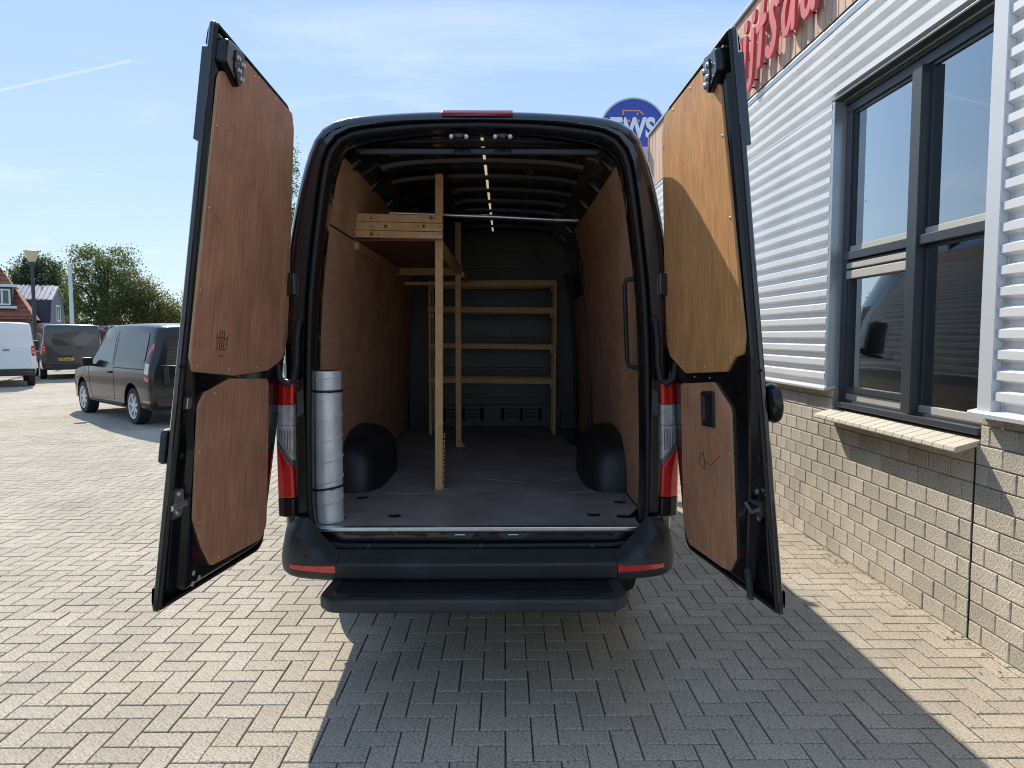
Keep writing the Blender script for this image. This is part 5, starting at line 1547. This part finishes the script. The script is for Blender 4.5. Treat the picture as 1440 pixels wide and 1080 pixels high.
H2 = empty('gambrel_house', (-31.9, 47.3, 0), R(20)); tag(H2, 'grey gambrel roofed house with dark blue lower tiles behind the brick house', 'house')
gp = [(0, 0), (0, 2.5), (.55, 4.15), (2.5, 5.1), (4.45, 4.15), (5, 2.5), (5, 0)]      # (depth, height)
MB().prism(gp, lambda u, v, w: (w, u, v), -.15, 0).build('gable', 'gable_grey', H2)
MB().mm((-9, .1, 0), (-.16, 4.9, 2.5)).build('wall', 'red_brick', H2)
MB().prism([(-.12, 2.42), (.50, 4.22), (.58, 4.10), (0.02, 2.42)], lambda u, v, w: (w, u, v), -9, .08).build('lower_roof', 'slate_tile', H2)
MB().prism([(5.12, 2.42), (4.50, 4.22), (4.42, 4.10), (4.98, 2.42)], lambda u, v, w: (w, u, v), -9, .08).build('lower_roof', 'slate_tile', H2)
ur = MB().prism([(.40, 4.16), (2.5, 5.26), (4.6, 4.16), (4.5, 4.06), (2.5, 5.08), (.5, 4.06)], lambda u, v, w: (w, u, v), -9.05, .12).build('upper_roof', 'glazed_tile', H2)
for k in range(30): MB().prism([(.40, 4.17), (2.5, 5.27), (2.5, 5.31), (.40, 4.21)], lambda u, v, w: (w, u, v), -9+k*.3, -8.88+k*.3).build('tile_rib', 'glazed_tile', ur)
MB().tube([(-9, -.18, 2.45), (.1, -.18, 2.45)], .06, 8).build('gutter', 'house_white', H2)
MB().tube([(-.6, -.12, 0), (-.6, -.12, 2.4)], .04, 8).build('downpipe', 'house_white', H2)
gw = MB()
for a in ((1.9, 3.1, 2.65, 2.75), (1.9, 3.1, 3.75, 3.85), (1.9, 2.0, 2.75, 3.75), (3.0, 3.1, 2.75, 3.75), (2.45, 2.55, 2.75, 3.75)): gw.mm((-.02, a[0], a[2]), (.06, a[1], a[3]))
gw = gw.build('window', 'house_white', H2)
MB().mm((0.005, 2.0, 2.75), (.02, 3.0, 3.75)).build('pane', 'house_glass', gw)

L1_ = empty('street_lamp', (-20.3, 28.0, 0)); tag(L1_, 'dark street lamp with frosted conical shade in front of the houses', 'street lamp')
MB().tube([(0, 0, 0), (0, 0, 1.0), (0, 0, 4.6)], [.10, .085, .065], 12).build('pole', 'lamp_post', L1_, 40)
MB().lathe([(.07, 4.55), (.10, 4.72), (.10, 4.80)], (0, 0, 0)).build('collar', 'lamp_post', L1_, 40)
MB().lathe([(.13, 4.80), (.29, 5.22), (.285, 5.24)], (0, 0, 0)).build('shade', 'lamp_head', L1_, 50)
MB().lathe([(.31, 5.24), (.31, 5.27), (.05, 5.31)], (0, 0, 0)).build('cap', 'pale_post', L1_, 40)
L2_ = empty('light_mast', (-22.9, 35.0, 0)); tag(L2_, 'pale light mast with a short curved arm in front of the trees', 'street lamp')
MB().tube([(0, 0, 0), (0, 0, 2), (0, 0, 5.35)], [.12, .11, .09], 12).build('mast', 'pale_post', L2_, 40)
MB().tube([(0, 0, 5.32), (.1, 0, 5.42), (.35, 0, 5.47), (.8, 0, 5.50)], .035, 8).build('arm', 'pale_post', L2_, 50)
MB().mm((.7, -.09, 5.46), (1.15, .09, 5.53)).build('luminaire', 'pale_post', L2_, bevel=.02)

def tree(name, label, loc, crown, trunk_h, leaf, seed, n_clump, per, size, group='trees beyond the yard', lean=0.0, limbs=8):
    # crown: list of ellipsoids (cx, cy, cz, rx, ry, rz) relative to loc
    r_ = random.Random(seed)
    root = empty(name, loc); tag(root, label, 'tree', group)
    top = max(c[2] for c in crown)
    b = MB()
    r0 = .035*top+.06
    pts = [(0, 0, 0), (lean*.2, 0, trunk_h*.5), (lean*.5, .1, trunk_h), (lean, 0, (trunk_h+top)/2), (lean*1.3, .1, top)]
    b.tube(pts, [r0, r0*.8, r0*.68, r0*.4, r0*.12], 9)
    for k in range(limbs):
        c = crown[k % len(crown)]
        a = r_.uniform(0, 2*PI); h0 = trunk_h*r_.uniform(.75, 1.1)
        e = Vector((c[0]+c[3]*.75*math.cos(a), c[1]+c[4]*.75*math.sin(a), c[2]+c[5]*r_.uniform(-.35, .75)))
        s_ = Vector((lean*.4, 0, h0)); mid = s_.lerp(e, .5)+Vector((0, 0, r_.uniform(0, .5)))
        b.tube([s_, mid, e], [r0*.42, r0*.26, r0*.07], 6)
        for q in range(2):
            e2 = mid.lerp(e, .5)+Vector((r_.uniform(-1, 1), r_.uniform(-1, 1), r_.uniform(-.2, 1)))*c[3]*.4
            b.tube([mid.lerp(e, .3*q+.1), e2], [r0*.16, r0*.05], 5)
    b.build('trunk', 'bark', root, 60)
    vs_, fs = [], []
    tot = sum(c[3]*c[4]*c[5] for c in crown)
    for c in crown:
        nc = max(3, int(n_clump*c[3]*c[4]*c[5]/tot))
        for k in range(nc):
            d_ = Vector((r_.gauss(0, 1), r_.gauss(0, 1), r_.gauss(0, 1))).normalized()
            rr = r_.uniform(.25, 1.0)**.5
            cc = Vector((c[0]+d_.x*c[3]*rr, c[1]+d_.y*c[4]*rr, c[2]+d_.z*c[5]*rr))
            cr = r_.uniform(.5, 1.15)*size*3.6
            for q in range(per):
                p_ = cc + Vector((r_.gauss(0, cr*.55), r_.gauss(0, cr*.55), r_.gauss(0, cr*.42)))
                n_ = Vector((r_.gauss(0, 1), r_.gauss(0, 1), r_.gauss(0, 1)+.5)).normalized()
                x_ = n_.orthogonal().normalized(); x_ = (Matrix.Rotation(r_.uniform(0, 6.28), 3, n_) @ x_)
                y_ = n_.cross(x_); l = size*r_.uniform(.5, 1.1)
                i0 = len(vs_)
                vs_ += [p_-x_*l*.5, p_+y_*l*.32, p_+x_*l*.5, p_-y_*l*.32]
                fs.append((i0, i0+1, i0+2, i0+3))
    me = bpy.data.meshes.new('crown'); me.from_pydata([tuple(v) for v in vs_], [], fs); me.update(); me.materials.append(M[leaf])
    o = bpy.data.objects.new('crown', me); col.objects.link(o); o.parent = root
    return root
tree('broad_tree', 'rounded dark green tree standing behind the gambrel house', (-35.9, 52.5, 0), [(0, 0, 5.7, 1.9, 1.8, 2.1), (-1.2, 0, 4.3, 1.6, 1.6, 1.5), (1.3, 0, 4.2, 1.4, 1.4, 1.6)], 2.4, 'leaf_dark', 11, 420, 70, .20)
tree('tall_tree', 'tall airy green tree with visible limbs right of the light mast', (-25.7, 43.0, 0), [(-.7, 0, 6.3, 1.15, 1.3, 1.0), (1.0, .2, 6.2, 1.1, 1.2, 1.1), (-1.0, 0, 4.4, 1.3, 1.4, 1.4), (.9, 0, 4.2, 1.3, 1.4, 1.4), (-.4, 0, 2.4, 1.7, 1.5, 1.2)], 2.2, 'leaf', 23, 330, 62, .16, lean=.3, limbs=14)
tree('low_tree', 'rusty green spreading tree to the right of the tall airy tree', (-22.6, 42.0, 0), [(-.4, 0, 4.5, 1.2, 1.3, 1.1), (.7, 0, 3.4, 1.5, 1.4, 1.3), (-.9, 0, 3.0, 1.6, 1.4, 1.5), (1.2, 0, 2.4, 1.3, 1.2, 1.0)], 1.6, 'leaf_brown', 37, 290, 62, .16, limbs=10)
tree('small_tree', 'small light green bush tree at the right foot of the trees', (-23.9, 46.0, 0), [(1.1, 0, 2.7, 1.1, 1.1, 1.2), (0, 0, 2.1, 1.2, 1.2, 1.2)], .9, 'leaf', 41, 160, 60, .17, limbs=4)
tree('yellow_tree', 'yellowish young tree between the gambrel house and the light mast', (-36.0, 56.0, 0), [(0, 0, 3.4, .9, .9, 1.5), (.4, 0, 2.0, 1.0, .9, 1.0)], 1.2, 'leaf_brown', 43, 90, 60, .17, limbs=4)
tree('near_tree', 'green tree seen through the gap between the open left door and the van', (-14.6, 42.0, 0), [(0, 0, 12.0, 2.0, 1.8, 2.0), (-.7, 0, 9.4, 2.2, 2.0, 2.2), (.5, 0, 7.4, 2.2, 2.0, 2.4), (-.3, 0, 5.2, 2.3, 2.1, 1.8)], 3.4, 'leaf', 53, 400, 60, .20, limbs=8)

# clipped hedge closing the yard behind the vehicles
hr_ = random.Random(77)
hv, hf = [], []
for k in range(9000):
    x = hr_.uniform(-22.5, 14); d_ = hr_.uniform(-.6, .6); h_ = 2.3+.25*math.sin(x*1.3)+.2*math.sin(x*.47+1)
    z = hr_.uniform(.05, 1)**.7*h_
    p_ = Vector((x+hr_.gauss(0, .05), 47.5+d_, z))
    n_ = Vector((hr_.gauss(0, 1), hr_.gauss(0, 1)-.3, hr_.gauss(0, 1)+.4)).normalized(); x_ = n_.orthogonal().normalized(); y_ = n_.cross(x_); l = hr_.uniform(.14, .3)
    i0 = len(hv); hv += [tuple(p_-x_*l), tuple(p_+y_*l*.6), tuple(p_+x_*l), tuple(p_-y_*l*.6)]; hf.append((i0, i0+1, i0+2, i0+3))
me = bpy.data.meshes.new('hedge'); me.from_pydata(hv, [], hf); me.update(); me.materials.append(M['leaf_dark'])
o = bpy.data.objects.new('hedge', me); col.objects.link(o)
tag(o, 'long dark green hedge closing the far side of the yard', 'hedge')
